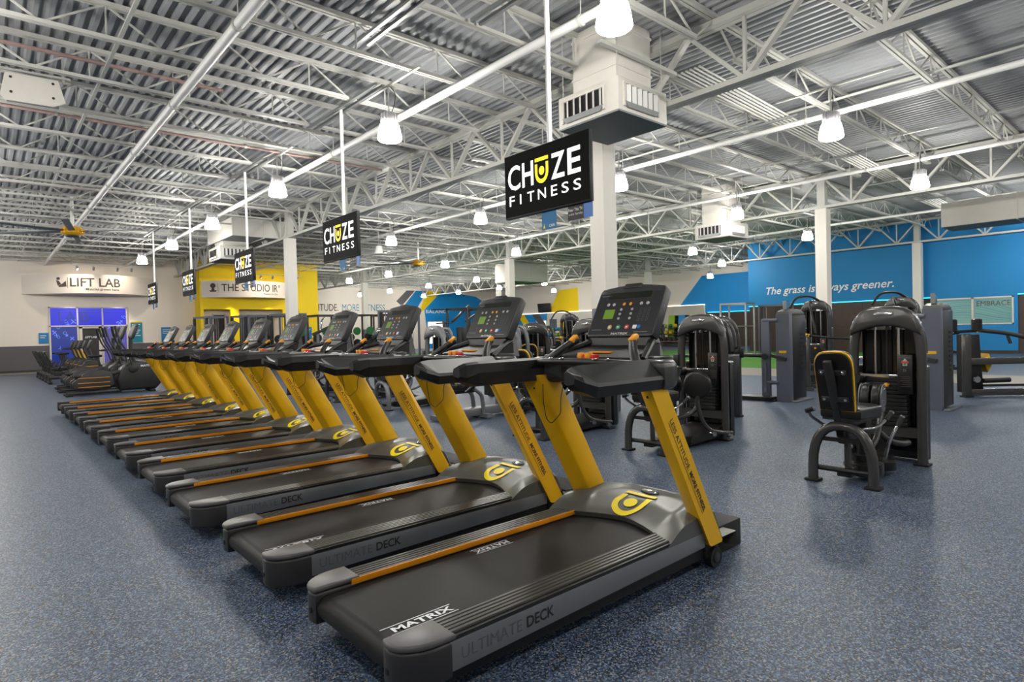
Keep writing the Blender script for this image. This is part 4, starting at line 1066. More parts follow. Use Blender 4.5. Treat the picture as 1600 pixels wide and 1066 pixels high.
def make_hip_machine(kind, fm='frame', x=1.155):
    t = thing('hip_machine' if kind == 'out' else 'thigh_machine', (0, 0, 0), 0, '', 'weight machine')
    tower(t, x, fm=fm); uframe(t, fm)
    m = MB(); m.bar((.03, 0, .09), (x-.03, .02, .09), .11, .07, bev=.008); obj('base_beam', m, M['frame_d'], t)
    if kind != 'out':
        m = MB(); m.prism([(.55, .13), (x+.05, .17), (x+.05, .05), (.5, .03)], -.22, .22, 'y', .01); obj('base_cover', m, M['frame_d'], t)
    obj('seat_column', MB().cyl((.12, .0, .1), (.12, .0, .47), .027, 10), M[fm], t)
    obj('column_box', MB().box(.38, .50, -.05, .07, .1, .5, .01), M['frame_d'], t)
    obj('seat_carriage', MB().box(.0, .42, -.05, .05, .46, .525, .008), M['frame_d'], t)
    m = MB(); m.bar((.02, -.2, .36), (.02, .2, .36), .05, .035); m.bar((.02, .0, .355), (.4, .0, .355), .06, .04); obj('carriage_rail', m, M['frame_d'], t)
    seat(t, -.02, .46, .62)
    X, L = backrest(t, -.03, .60, -.125, 1.075, w=.285)
    m = MB(); m.bar((.10, .03, .32), (-.19, .03, 1.01), .065, .05, (1, 0, .3), .015); obj('back_post', m, M['blk2'], t)
    for k in (.10, .32):
        m = MB(); m.box(-.105, .105, k-.022, k+.022, -.027, -.014, .008, 2, X); bk = obj('back_bracket', m, M['blk2'], t)
        for s in (-1, 1):
            q = MB(); disc(q, X @ Vector((s*.08, k, -.027)), X.to_3x3() @ Vector((0, 0, -1)), .012, .006, 10); obj('bolt', q, M['chrome'], bk)
    handle(t, [(.15, .08, .47), (.12, .17, .44), (.02, .25, .53), (-.04, .245, .585), (-.01, .21, .60)], .07)
    handle(t, [(.20, -.08, .43), (.28, -.16, .44), (.40, -.20, .50), (.47, -.215, .55)], .10)
    # pivot drum and lever arms
    m = MB(); m.lathe([(.145, .04), (.15, .06), (.15, .13), (.11, .145), (.09, .15), (.09, .2), (.05, .21), (.05, .3)], 22, Matrix.Translation((.34, -.04, 0))); obj('pivot_drum', m, M['frame_d'], t)
    m = MB(); m.lathe([(.11, .05), (.115, .06), (.115, .12), (.09, .13)], 20, Matrix.Translation((.58, -.10, 0))); obj('pivot_disc', m, M['frame_d'], t)
    for s in (-1, 1):
        if kind == 'out':
            yc = -.06 if s < 0 else .10
            m = MB(); m.tube([(.34, s*.06-.02, .22), (.52, yc-.02, .30), (.66, yc, .40), (.72, yc, .52)], .024, 10, .06); arm = obj('lever_arm', m, M[fm], t)
            X2 = Matrix.Translation((.74, yc, .63)) @ Matrix.Rotation(.12, 4, 'Y')
            m = MB(); pr = [(.075*math.cos(a), .135*math.sin(a)) for a in [2*PI*i/20 for i in range(20)]]
            m.prism(pr, -.075*s+.0, .0, 'y', .02, 3, X2); obj('knee_pad', m, M['pad'], arm)
            m = MB(); m.prism([(.066*math.cos(2*PI*i/20), .128*math.sin(2*PI*i/20)) for i in range(20)], min(s*.002, s*.014), max(s*.002, s*.014), 'y', .003, 1, X2); pp = obj('pad_plate', m, M['tside'], arm)
            for a, b in ((0, .08), (-.02, -.02), (.02, -.06)):
                q = MB(); disc(q, X2 @ Vector((a, s*.014, b)), (0, s, 0), .010, .005, 8); obj('bolt', q, M['chrome'], pp)
            m = MB(); m.tube([(.62, yc, .36), (.66, s*.14, .27), (.80, s*.20, .24), (.90, s*.21, .24)], .026, 10, .06); obj('foot_peg', m, M['blk2'], t)
            handle(t, [(.58, s*.12, .1), (.56, s*.17, .30), (.60, s*.215, .42), (.65, s*.24, .50)], .10)
        else:
            m = MB(); m.tube([(.40, s*.04, .30), (.62, s*.12, .34), (.70, s*.17, .40), (.70, s*.18, .52)], .026, 10, .06); arm = obj('lever_arm', m, M[fm], t)
            X2 = Matrix.Translation((.72, s*.17, .66)) @ Matrix.Rotation(-.35*s, 4, 'Z')
            pr = [(.15*math.cos(2*PI*i/24), .15*math.sin(2*PI*i/24)) for i in range(24)]
            m = MB(); m.prism([(a, b) for a, b in pr], -.05, .05, 'x', .025, 3, X2); obj('thigh_pad', m, M['pad'], arm)
            m = MB(); m.tube([(.66, s*.2, .50), (.68, s*.22, .32), (.78, s*.26, .16), (.98, s*.34, .12), (1.08, s*.37, .11)], .024, 10, .10); fp = obj('foot_bar', m, M[fm], t)
            for k, p in enumerate(((.80, s*.285, .13), (1.0, s*.37, .09))):
                q = MB(); q.cyl(p, (p[0]-.02, p[1]+s*.05, p[2]), .026, 12); obj('end_cap', q, M['chrome'], fp)
            m = MB(); m.tube([(.66, s*.2, .53), (.82, s*.19, .54)], .02, 8); obj('pad_bracket', m, M[fm], t)
    m = MB(); m.cyl((x-.2, .24, .78), (x-.05, .24, .78), .05, 14); obj('range_hub', m, M['blk'], t)
    m = MB(); m.bar((x-.12, .26, .82), (x-.10, -.02, .80), .02, .02); obj('range_lever', m, M['chrome'], t)
    obj('bottle_holder', MB().box(x-.07, x+.05, .31, .39, .84, .98, .012), M['blk'], t)
    return t
def recolour(root, src, dst):
    kids = children_of(); st = [root]
    while st:
        o = st.pop(); st += kids.get(o.name, [])
        if o.type == 'MESH' and o.material_slots and o.material_slots[0].material == M[src]:
            o.material_slots[0].link = 'OBJECT'; o.material_slots[0].material = M[dst]
    return root
h1 = make_hip_machine('out'); h1.location = (5.205, 1.95, 0); h1['label'] = 'bronze-grey hip machine in the open at right, black yellow-piped seat back toward the camera'
h2 = make_hip_machine('in'); h2.location = (5.2, 3.87, 0); h2['label'] = 'bronze-grey thigh machine right of the nearest treadmill console, round black pads'
h2.name = 'thigh_machine'; MK = children_of()
GRP = 'weight machines behind the treadmills'
dup(h2, (5.0, 5.42, 0), 0, 'thigh machine seen between the yellow masts of the nearest treadmill', MK)
s5 = dup(h2, (5.2, 9.4, 0), 0, 'silver weight machine with arched tower left of the second treadmill console', MK); recolour(s5, 'frame', 'frame_s')
a6 = dup(h1, (7.75, 9.3, 0), 0, 'dark weight machine with arched tower right of the second treadmill console', MK)
dup(h2, (5.2, 11.4, 0), 0, 'weight machine behind the third treadmill console', MK)
dup(h2, (5.2, 13.4, 0), 0, 'weight machine behind the fourth treadmill console', MK)
dup(h1, (9.04, 5.28, 0), 3.65, 'weight machine turned away, black rounded shroud right of the thigh machine', MK)
dup(h1, (7.05, 7.6, 0), .75, 'weight machine with yellow-piped seat back just right of the second treadmill console', MK)
# seated leg press, silver
t = thing('leg_press', (5.0, 7.35, 0), 0, 'silver leg press with inclined rails behind the second treadmill', 'weight machine')
tower(t, 1.35, fm='frame_s')
m = MB(); m.bar((0, .0, .10), (1.4, .0, .10), .2, .12, bev=.02); obj('base_beam', m, M['frame_s'], t)
for s in (-1, 1):
    obj('inclined_rail', MB().tube([(.0, s*.12, .82), (.25, s*.12, .66), (.68, s*.12, .36), (.72, s*.12, .05)], .032, 10, .06), M['frame_s'], t)
    obj('foot_pad', MB().box(.67, .77, s*.12-.05, s*.12+.05, 0, .03, .006), M['rubber'], t)
m = MB(); m.bar((.7, -.28, .05), (.7, .28, .05), .08, .06); m.bar((0.05, -.28, .05), (.05, .28, .05), .08, .06); obj('stabiliser', m, M['frame_s'], t, smooth=False)
seat(t, .2, .6, .55); backrest(t, .2, .55, -.05, 1.0)
obj('foot_plate', MB().box(1.02, 1.06, -.25, .25, .3, .8, .01), M['blk'], t)
obj('carriage', MB().box(.15, .6, -.1, .1, .40, .46, .01), M['frame_d'], t)
handle(t, [(.3, -.22, .44), (.4, -.26, .52), (.5, -.26, .58)], .09)

# slate shrouded towers
def make_slate(top=1.5):
    t = thing('lever_machine', (0, 0, 0), 0, '', 'weight machine')
    m = MB(); m.prism([(0, 0), (.12, 0), (.12, top-.02), (0, top-.02)], 0, .24, 'y', .015); obj('front_shroud', m, M['frame_b'], t)
    m = MB(); m.box(.12, .62, .0, .24, .04, top-.05, .01); bs = obj('stack_shroud', m, M['blk'], t)
    for i in range(9): obj('vent_slot', MB().box(.40, .50, -.006, .002, .55+.07*i, .58+.07*i), M['rubber'], bs, smooth=False)
    m = MB(); m.prism([(.0, top-.04), (.62, top-.06), (.60, top), (.45, top+.05), (.2, top+.06), (.02, top+.02)], .01, .23, 'y', .02, 2); obj('dome_cap', m, M['tgrey'], t)
    m = MB(); m.prism([(-.02, .34), (.04, .34), (.04, .48), (-.02, .48)], .08, top-.1, 'z', .008); obj('lever_post', m, M['frame_b'], t)
    for z in (top-.13, .32): obj('cross_tube', MB().cyl((.01, .2, z), (.01, .46, z), .035, 12), M['frame_b'], t)
    m = MB(); m.tube([(.0, .41, .76), (-.02, .52, .775), (-.02, .85, .78)], .032, 10, .03); ar = obj('lever_bar', m, M['blk'], t)
    obj('pivot_hub', MB().cyl((-.05, .41, .76), (.06, .41, .76), .055, 16), M['blk2'], ar)
    m = MB(); m.bar((-.03, .41, .66), (-.03, .41, .15), .05, .03); obj('link', m, M['chrome'], t, smooth=False)
    m = MB(); m.bar((0, .32, .78), (.0, .05, .72), .1, .05); obj('arm_plate', m, M['blk2'], t, smooth=False)
    obj('foot_platform', MB().box(-.12, .42, .28, .86, .035, .075, .01), M['blk'], t)
    obj('platform_frame', MB().box(-.1, .4, .24, .84, 0, .036), M['frame_d'], t, smooth=False)
    obj('floor_bar', MB().box(.0, .66, -.10, -.02, 0, .03, .012), M['frame_s'], t)
    obj('label_strip', MB().box(-.003, .0, .06, .18, .82, .86), M['trim'], t, smooth=False)
    m = MB(); m.box(.1, .2, .09, .15, top+.05, top+.2); obj('cable_guide', m, M['chrome'], t, smooth=False)
    return t
sl = make_slate(); sl.location = (10.12, 4.58, 0); sl['label'] = 'slate-grey lever machine with black bar and foot platform in the open aisle'
SLK = children_of()
dup(sl, (10.35, 2.52, 0), 0, 'slate-grey lever machine standing right behind the open hip machine', SLK)
# tall arched towers with hoses
def make_tall():
    t = thing('pulldown_machine', (0, 0, 0), 0, '', 'weight machine')
    tower(t, .9, w=.26, h=1.78, plates=14, rear=1.2, cy=0)
    m = MB(); m.tube([(.9, -.1, 1.74), (.6, -.05, 1.86), (.25, .1, 1.84), (.05, .14, 1.62)], .022, 8, .25, 6); obj('guide_hose', m, M['blk'], t)
    m = MB(); m.tube([(.88, .12, 1.76), (.62, .0, 1.7), (.42, -.16, 1.3), (.40, -.2, 1.12)], .02, 8, .2, 5); obj('guide_hose', m, M['blk'], t)
    m = MB(); m.bar((0, 0, .07), (.95, 0, .07), .09, .07); m.bar((.02, -.3, .04), (.02, .3, .04), .08, .06); obj('base_frame', m, M['frame'], t, smooth=False)
    for s in (-1, 1): obj('seat_post', MB().box(.1, .16, s*.17-.03, s*.17+.03, .05, 1.05, .006), M['frame'], t)
    m = MB(); m.bar((.13, -.2, 1.05), (.13, .2, 1.05), .05, .05); m.bar((.13, -.2, .62), (.13, .2, .62), .05, .05); m.bar((.13, -.2, .28), (.13, .2, .28), .05, .05); obj('cross_rails', m, M['frame'], t, smooth=False)
    m = MB(); m.tube([(.0, -.2, 1.08), (.1, -.5, 1.03), (.16, -1.0, 1.0)], .024, 9, .1); l = obj('press_lever', m, M['frame_d'], t)
    m = MB(); m.tube([(.0, -.14, 1.09), (.02, -.24, 1.07)], .032, 10); obj('yellow_collar', m, M['trim'], l)
    seat(t, .2, .55, .5); backrest(t, .25, .5, .12, 1.0)
    m = MB(); m.lathe([(.02, -.09), (.07, -.08), (.08, 0), (.07, .08), (.02, .09)], 14, Matrix.Translation((.3, 0, .68)) @ Matrix.Rotation(PI/2, 4, 'X')); obj('yellow_roller', m, M['trim'], t)
    return t
tl = make_tall(); tl.location = (12.0, 5.3, 0); tl['label'] = 'pulldown machine with black hoses beside the slate lever machine near the white column'
TLK = children_of()
tl2 = dup(tl, (12.35, 3.95, 0), -.1, 'pulldown machine whose hood and hoses show above the open hip machine', TLK)
for ch in [c for c in children_of().get(tl2.name, []) if c.name.startswith('press_lever')]:
    for g in children_of().get(ch.name, []): bpy.data.objects.remove(g)
    bpy.data.objects.remove(ch)
# (tl2) keeps no lever: the shoulder machine stands there
dup(tl, (13.75, 1.62, 0), -.25, 'pulldown machine cut by the right edge of the picture', TLK)
dup(tl, (12.4, 12.3, 0), .3, 'pulldown machine far behind the second treadmill console', TLK)
# standing shoulder machine at the right edge
t = thing('shoulder_machine', (12.45, 2.68, 0), -.77, 'dark shoulder machine with two upright roller pads and wide arms at the right', 'weight machine')
obj('front_post', MB().box(-.05, .05, -.05, .05, .02, 1.06, .008), M['frame'], t)
obj('rear_post', MB().box(1.35, 1.45, -.05, .05, .02, 1.0, .008), M['frame'], t)
for z in (.08, .60): obj('side_beam', MB().box(.05, 1.36, -.045, .045, z-.055, z+.055, .008), M['frame'], t)
obj('foot_pad', MB().box(-.07, .07, -.07, .07, 0, .025), M['rubber'], t); obj('foot_pad', MB().box(1.33, 1.47, -.07, .07, 0, .025), M['rubber'], t)
m = MB(); m.prism([(.1, .05), (.32, .05), (.26, 1.05), (.1, 1.05)], .06, .40, 'y', .01); obj('stack_shroud', m, M['blk'], t)
m = MB(); m.bar((-.25, .0, 1.1), (.28, .0, 1.12), .07, .05, bev=.01); obj('pad_carrier', m, M['frame_d'], t)
for xx in (-.24, .16):
    m = MB(); m.lathe([(.05, 0), (.075, .015), (.075, .2), (.05, .215)], 18, Matrix.Translation((xx, -.02, 1.10))); rp = obj('roller_pad', m, M['pad'], t)
    m = MB(); m.lathe([(.03, -.02), (.03, 0)], 12, Matrix.Translation((xx, -.02, 1.10))); obj('roller_cap', m, M['chrome'], rp)
for pts in ([(-.1, .02, 1.10), (-.45, .1, 1.04), (-.62, .25, 1.0)], [(.2, -.02, 1.12), (.6, -.1, 1.06), (.85, -.2, .98)]):
    m = MB(); m.tube(pts, .034, 10, .1); a = obj('press_arm', m, M['blk2'], t)
    p = Vector(pts[1]); m = MB(); m.tube([p, p+Vector((0, 0, -.05)), p+Vector((.02, -.03, -.17))], .024, 8); obj('hand_grip', m, M['rubber'], a)
obj('foot_roller', MB().cyl((.2, -.1, .28), (.62, -.1, .29), .04, 14), M['pad'], t)
m = MB(); m.bar((.2, -.08, .2), (1.4, -.08, .2), .03, .04); obj('lower_link', m, M['frame_d'], t, smooth=False)
m = MB(); m.prism([(.34, .62), (.44, .72), (.50, .55), (.42, .40)], .1, .3, 'y', .01); obj('yellow_cushion_edge', m, M['trim'], t)
m = MB(); m.lathe([(.05, -.02), (.06, 0), (.05, .02)], 14, Matrix.Translation((.12, -.07, .3)) @ Matrix.Rotation(PI/2, 4, 'X')); obj('pulley', m, M['chrome'], t)
# flat bench in the distance
t = thing('exercise_bench', (19.0, 4.4, 0), .4, 'small black flat bench beyond the shoulder machine near the blue wall', 'bench')
obj('bench_pad', MB().box(0, 1.2, -.14, .14, .44, .51, .015), M['pad'], t)
m = MB(); m.bar((.1, 0, .1), (1.1, 0, .1), .06, .06); m.bar((.2, 0, .1), (.35, 0, .44), .06, .05); m.bar((1.0, 0, .1), (.85, 0, .44), .06, .05); obj('bench_frame', m, M['frame_d'], t, smooth=False)
for xx in (.1, 1.1): obj('foot_bar', MB().box(xx-.03, xx+.03, -.25, .25, 0, .07), M['frame_d'], t, smooth=False)

# ------------------------------------------------------------------ cable stations and racks
def make_cable(name, label, cat, w=1.2, d=1.1, h=2.15, fm='frame_d'):
    t = thing(name, (0, 0, 0), 0, label, cat)
    for x in (0, d):
        for y in (-w/2, w/2): obj('upright', MB().box(x-.035, x+.035, y-.035, y+.035, 0, h, .005), M[fm], t)
    for y in (-w/2, w/2): obj('top_beam', MB().box(-.035, d+.035, y-.03, y+.03, h-.07, h), M[fm], t, smooth=False)
    for x in (0, d): obj('top_cross_beam', MB().box(x-.03, x+.03, -w/2, w/2, h-.07, h), M[fm], t, smooth=False)
    for y in (-w/2, w/2): obj('base_rail', MB().box(-.05, d+.05, y-.04, y+.04, 0, .07), M[fm], t, smooth=False)
    return t
def power_rack():
    t = make_cable('power_rack', '', 'rack', 1.2, 1.2, 2.3, 'blk')
    b = obj('barbell', MB().cyl((-.12, -1.0, 1.2), (-.12, 1.0, 1.2), .014, 8), M['chrome'], t)
    for s in (-1, 1):
        m = MB(); m.tube([(-.12, s*.72, 1.2), (-.12, s*.78, 1.2)], .2, 18); obj('bumper_plate', m, M['rubber'], b)
        obj('bar_hook', MB().box(-.12, -.03, s*.6-.04, s*.6+.04, 1.12, 1.18), M['frame_d'], t, smooth=False)
        for z in (.4, .9, 1.5): 
            m = MB(); m.tube([(.95, s*.66, z), (.95, s*.72, z)], .2, 18); obj('stored_plate', m, M['rubber' if z < 1.2 else 'gball'], t)
    m = MB(); m.cyl((0, -.6, 2.2), (0, .6, 2.2), .02, 8); obj('chin_bar', m, M['chrome'], t)
    return t
pr0 = power_rack(); PK = children_of()
for i, (x, y, lb) in enumerate(((11.9, 27.9, 'black power rack beyond the fourth treadmill console, right of the yellow wall'), (13.4, 27.6, 'black power rack between the fourth and third treadmill consoles'), (14.9, 27.2, 'black power rack behind the third treadmill console'), (10.3, 28.4, 'black power rack hard against the right end of the yellow wall'))):
    if i == 0: pr0.location = (x, y, 0); pr0['label'] = lb
    else: dup(pr0, (x, y, 0), 0, lb, PK)
def cable_station():
    t = make_cable('cable_station', '', 'weight machine', 1.3, .7, 2.2, 'frame_b')
    for y in (-.5, .5):
        for i in range(10): obj('weight_plate', _plate, None, t, loc=(.35, y, .12+.037*i))
        m = MB(); m.box(.28, .42, y-.16, y+.16, .1, 1.2); 
        for s in (-.08, .08): obj('guide_rod', MB().cyl((.35, y+s, .1), (.35, y+s, 2.13), .012, 6), M['chrome'], t)
        obj('front_column', MB().box(-.1, -.03, y-.05, y+.05, .05, 2.13, .006), M['frame_d'], t)
        obj('pulley_block', MB().box(-.16, -.03, y-.04, y+.04, 1.1, 1.25, .01), M['blk'], t)
        obj('cable', MB().cyl((-.13, y, 1.15), (-.13, y, 2.1), .008, 5), M['rubber'], t)
    return t
cs0 = cable_station(); CK = children_of()
for i, (x, y, rz, lb) in enumerate(((6.75, 26.6, .2, 'grey cable station at the left end of the yellow wall'), (7.85, 25.4, .2, 'grey cable station in the middle of the group before the yellow wall'), (8.75, 23.6, .2, 'tallest-looking grey cable station before the yellow wall, nearest of its group'), (11.6, 19.9, .5, 'dark cable station in front of the blue painted wall'), (27.2, 13.0, .2, 'cable station on the turf against the brown wall'))):
    if i == 0: cs0.location = (x, y, 0); cs0.rotation_euler = (0, 0, rz); cs0['label'] = lb
    else: dup(cs0, (x, y, .012 if x > 17.6 else 0), rz, lb, CK)
# multi tower with angled arms in front of the blue painted wall
t = make_cable('pulley_tower', 'black pulley tower with a slanted arm in front of the blue painted wall', 'weight machine', .9, 1.4, 2.2, 'blk')
t.location = (13.1, 18.0, 0); t.rotation_euler = (0, 0, .3)
for s in (-1, 1):
    m = MB(); m.bar((.1, s*.3, 1.7), (1.5, s*.5, 2.35), .09, .07, bev=.01); obj('slanted_arm', m, M['blk2'], t)
    m = MB(); m.bar((-.9, s*.45, 2.13), (0, s*.45, 2.16), .05, .05); obj('outrigger', m, M['blk'], t, smooth=False)
    obj('stack_shroud', MB().box(.5, .8, s*.3-.12, s*.3+.12, .05, 1.5, .01), M['blk'], t)
t = thing('punch_pad', (11.3, 16.4, 0), .4, 'tall black upholstered panel on a post in front of the blue painted wall', 'padded post')
obj('panel', MB().box(0, .12, -.22, .22, .55, 1.32, .02), M['pad'], t); obj('post', MB().box(.12, .2, -.04, .04, 0, 1.7, .006), M['blk'], t)
obj('base_plate', MB().box(-.2, .5, -.3, .3, 0, .04, .008), M['blk'], t); obj('cross_handle', MB().cyl((.16, -.3, 1.62), (.16, .3, 1.62), .02, 8), M['blk'], t)
# inclined arm machine at the yellow wall
t = thing('incline_machine', (9.6, 22.6, 0), -.35, 'machine with a long slanted arm rising before the yellow wall beside the column', 'weight machine')
m = MB(); m.bar((0, 0, 1.35), (1.7, 0, 2.12), .12, .12, bev=.015); obj('slanted_arm', m, M['blk2'], t)
for xx, hh in ((.2, 1.4), (1.2, 1.85)): obj('post', MB().box(xx-.05, xx+.05, -.05, .05, 0, hh, .008), M['frame_b'], t)
m = MB(); m.bar((-.3, 0, .05), (1.6, 0, .05), .1, .08); obj('base_beam', m, M['frame_b'], t, smooth=False)
for xx in (-.25, 1.5): obj('foot_bar', MB().box(xx-.05, xx+.05, -.35, .35, 0, .08), M['frame_b'], t, smooth=False)
m = MB(); m.tube([(.3, -.2, 1.5), (.35, -.25, 1.9), (.5, 0, 2.05), (.35, .25, 1.9), (.3, .2, 1.5)], .025, 9, .2); obj('arched_handle', m, M['chrome'], t)
# squat rack on the turf
t = make_cable('squat_rack', 'grey squat rack on the turf beside the brown wall', 'rack', 1.1, .9, 2.25, 'galv'); t.location = (24.3, 13.4, .012); t.rotation_euler = (0, 0, .1)
m = MB(); m.bar((-.1, -.9, 1.25), (-.1, .9, 1.25), .03, .03); obj('barbell', m, M['chrome'], t, smooth=False)
t = thing('rowing_bench', (24.6, 10.4, .012), .6, 'low black seated row machine with yellow edge on the turf before the brown wall', 'weight machine')
obj('rail', MB().box(0, 1.8, -.06, .06, .25, .33, .01), M['frame_d'], t); seat(t, .1, .6, .52); backrest(t, .15, .5, -.1, .95)
for xx in (.1, 1.7): obj('foot_bar', MB().box(xx-.04, xx+.04, -.35, .35, 0, .08), M['frame_d'], t, smooth=False); obj('leg', MB().box(xx-.04, xx+.04, -.04, .04, .05, .3), M['frame_d'], t, smooth=False)
obj('stack_tower', MB().box(1.5, 1.8, -.25, .25, .05, 1.5, .015), M['blk'], t)

# ------------------------------------------------------------------ shelves of balls and weights along the mirror wall
rk = random.Random(11)
def storage(y0, y1, label, n):
    t = thing('storage_rack', (35.25, (y0+y1)/2, 0), 0, label, 'rack')
    w = (y1-y0)/2
    for y in (-w, w): obj('upright', MB().box(-.2, .2, y-.03, y+.03, 0, 1.5), M['blk'], t, smooth=False)
    for z in (.35, .80, 1.25): obj('shelf', MB().box(-.25, .25, -w, w, z-.04, z, .004), M['wood' if z == .35 else 'blk'], t, smooth=False)
    return t
RACKS = [(22.2, 25.0, 'storage rack with coloured balls at the mirror wall, nearest the blue painted part'), (25.6, 28.4, 'storage rack of balls and weights at the middle of the mirror wall'), (29.2, 32.0, 'storage rack at the mirror wall left of the nearest treadmill console'), (33.8, 36.6, 'storage rack below the yellow painted field at the mirror wall'), (37.4, 40.2, 'storage rack at the far left of the mirror wall')]
bl = MB(); bl.lathe([(0.001, -.13), (.065, -.113), (.113, -.065), (.13, 0), (.113, .065), (.065, .113), (.001, .13)], 14)
ballm = {}
kb = MB(); kb.lathe([(.06, 0), (.1, .03), (.11, .09), (.09, .15), (.03, .18)], 12); kb.tube([(-.06, 0, .15), (-.06, 0, .25), (.06, 0, .25), (.06, 0, .15)], .018, 6, .04)
kbm = kb.mesh('kettlebell', M['rubber'])
NTH = ['rightmost', 'second from right', 'third from right', 'middle one', 'third from left', 'second from left', 'leftmost']
NAMES = {'lime': 'lime green', 'gball': 'dark green', 'sky': 'sky blue', 'rubber': 'black', 'trim': 'yellow'}
for ri, (a, b, lb) in enumerate(RACKS):
    storage(a, b, lb, 6)
    wh = ['the nearest storage rack', 'the second storage rack', 'the third storage rack', 'the fourth storage rack', 'the farthest storage rack'][ri]
    for zi, z in enumerate((.80, 1.25)):
        for k in range(7):
            c = rk.choice(list(NAMES)); y = a+.25+(b-a-.5)*k/6
            if c not in ballm: ballm[c] = bl.mesh('medicine_ball', M[c])
            o = obj('medicine_ball', ballm[c], None, loc=(35.25, y, z+.131))
            tag(o, '%s medicine ball, %s on the %s shelf of %s' % (NAMES[c], NTH[k], 'upper' if zi else 'middle', wh), 'ball', 'medicine balls at the mirror wall')
    for k in range(7):
        y = a+.25+(b-a-.5)*k/6
        o = obj('kettlebell', kbm, None, loc=(35.25, y, .351)); tag(o, 'black kettlebell, %s on the bottom shelf of %s' % (NTH[k], wh), 'kettlebell', 'kettlebells at the mirror wall')
for i, (y, m_, lb) in enumerate(((24.2, 'lime', 'lime folded mat leaning on the mirror'), (23.4, 'sky', 'blue foam mat leaning on the mirror'), (34.6, 'trim', 'yellow foam mat leaning on the mirror below the yellow field'))):
    o = obj('exercise_mat', MB().box(-.04, .04, -.25, .25, 0, 1.5, .02), M[m_], loc=(35.55, y, 0.6)); o.rotation_euler = (.0, .12, 0); tag(o, lb, 'mat')
t = thing('wall_screen', (35.98, 36.75, 3.2), 0, 'dark wall screen above the mirror left of the yellow painted field', 'screen')
obj('panel', MB().box(-.22, -.14, -.75, .75, -.38, .38, .01, X=Matrix.Rotation(-.15, 4, 'Y')), M['dark'], t); obj('wall_arm', MB().box(-.15, 0, -.06, .06, -.06, .06), M['blk'], t, smooth=False)

# ------------------------------------------------------------------ cardio machines beyond the treadmills (x forward)
def make_elliptical():
    t = thing('elliptical_trainer', (0, 0, 0), 0, '', 'elliptical trainer')
    for s in (-1, 1):
        obj('base_rail', MB().tube([(0, s*.2, .06), (.3, s*.2, .07), (1.1, s*.14, .07)], .045, 8), M['tcap'], t)
        obj('foot', MB().box(-.05, .1, s*.2-.08, s*.2+.08, 0, .05, .01), M['rubber'], t)
        m = MB(); m.prism([(.1, .16), (.55, .12), (.95, .22), (.9, .55), (.6, .62), (.3, .52), (.08, .32)], s*.22-.05, s*.22+.05, 'y', .03, 3); sh = obj('link_cover', m, M['blk2'], t)
        for z in (.2, .3, .42): obj('orange_line', MB().box(.2, .85, s*.273-.003, s*.273+.003, z, z+.014, X=Matrix.Identity(4)), M['orange'], sh, smooth=False)
        m = MB(); m.tube([(.2, s*.17, .40), (.8, s*.16, .46), (1.35, s*.2, .62)], .04, 8, .1); obj('pedal_arm', m, M['blk2'], t)
        m = MB(); m.box(.12, .50, s*.17-.09, s*.17+.09, .43, .50, .03); obj('pedal', m, M['rubber'], t)
        m = MB(); m.tube([(1.35, s*.27, .62), (1.25, s*.30, 1.0), (1.08, s*.30, 1.3), (1.0, s*.26, 1.65)], .022, 8, .1); ha = obj('moving_handle', m, M['blk2'], t)
        m = MB(); m.tube([(1.04, s*.28, 1.42), (.99, s*.25, 1.68)], .03, 8); obj('grip', m, M['rubber'], ha)
        m = MB(); m.lathe([(.03, -.03), (.09, -.02), (.10, 0), (.09, .02), (.03, .03)], 16, Matrix.Translation((1.35, s*.29, .60)) @ Matrix.Rotation(PI/2, 4, 'X')); obj('arm_pivot', m, M['blk'], t)
    m = MB(); m.prism([(1.05, .06), (1.85, .06), (1.98, .2), (1.98, .55), (1.86, .76), (1.35, .80), (1.1, .62), (1.0, .35)], -.24, .24, 'y', .06, 3); hs = obj('drive_housing', m, M['blk'], t)
    obj('lettering', put_text(MB(), 'MATRIX', (1.52, -.243, .64), (1, 0, 0), (0, 0, 1), .30, .05, bold=.03), M['white_ink'], hs, smooth=False)
    m = MB(); m.tube([(1.42, 0, .75), (1.35, 0, 1.1), (1.36, 0, 1.4)], .05, 10, .1); obj('console_mast', m, M['blk2'], t)
    m = MB(); m.box(-.04, .04, -.25, .25, 0, .38, .03, 2, Matrix.Translation((1.36, 0, 1.36)) @ Matrix.Rotation(.35, 4, 'Y')); cn = obj('console', m, M['panel2'], t)
    m = MB(); m.box(-.045, -.04, -.21, .21, .06, .34, X=Matrix.Translation((1.36, 0, 1.36)) @ Matrix.Rotation(.35, 4, 'Y')); obj('display', m, M['panel'], cn, smooth=False)
    obj('front_foot', MB().box(1.7, 1.82, -.35, .35, 0, .06, .01), M['rubber'], t)
    return t
el = make_elliptical(); EK = children_of()
for i, (x, y, lb) in enumerate(((1.55, 18.15, 'nearest elliptical trainer, black drive housing beside the farthest treadmill'), (1.55, 19.75, 'second elliptical trainer, just behind the nearest one'), (1.6, 21.2, 'farthest elliptical trainer, before the recumbent bikes'))):
    if i == 0: el.location = (x, y, 0); el['label'] = lb
    else: dup(el, (x, y, 0), 0, lb, EK)
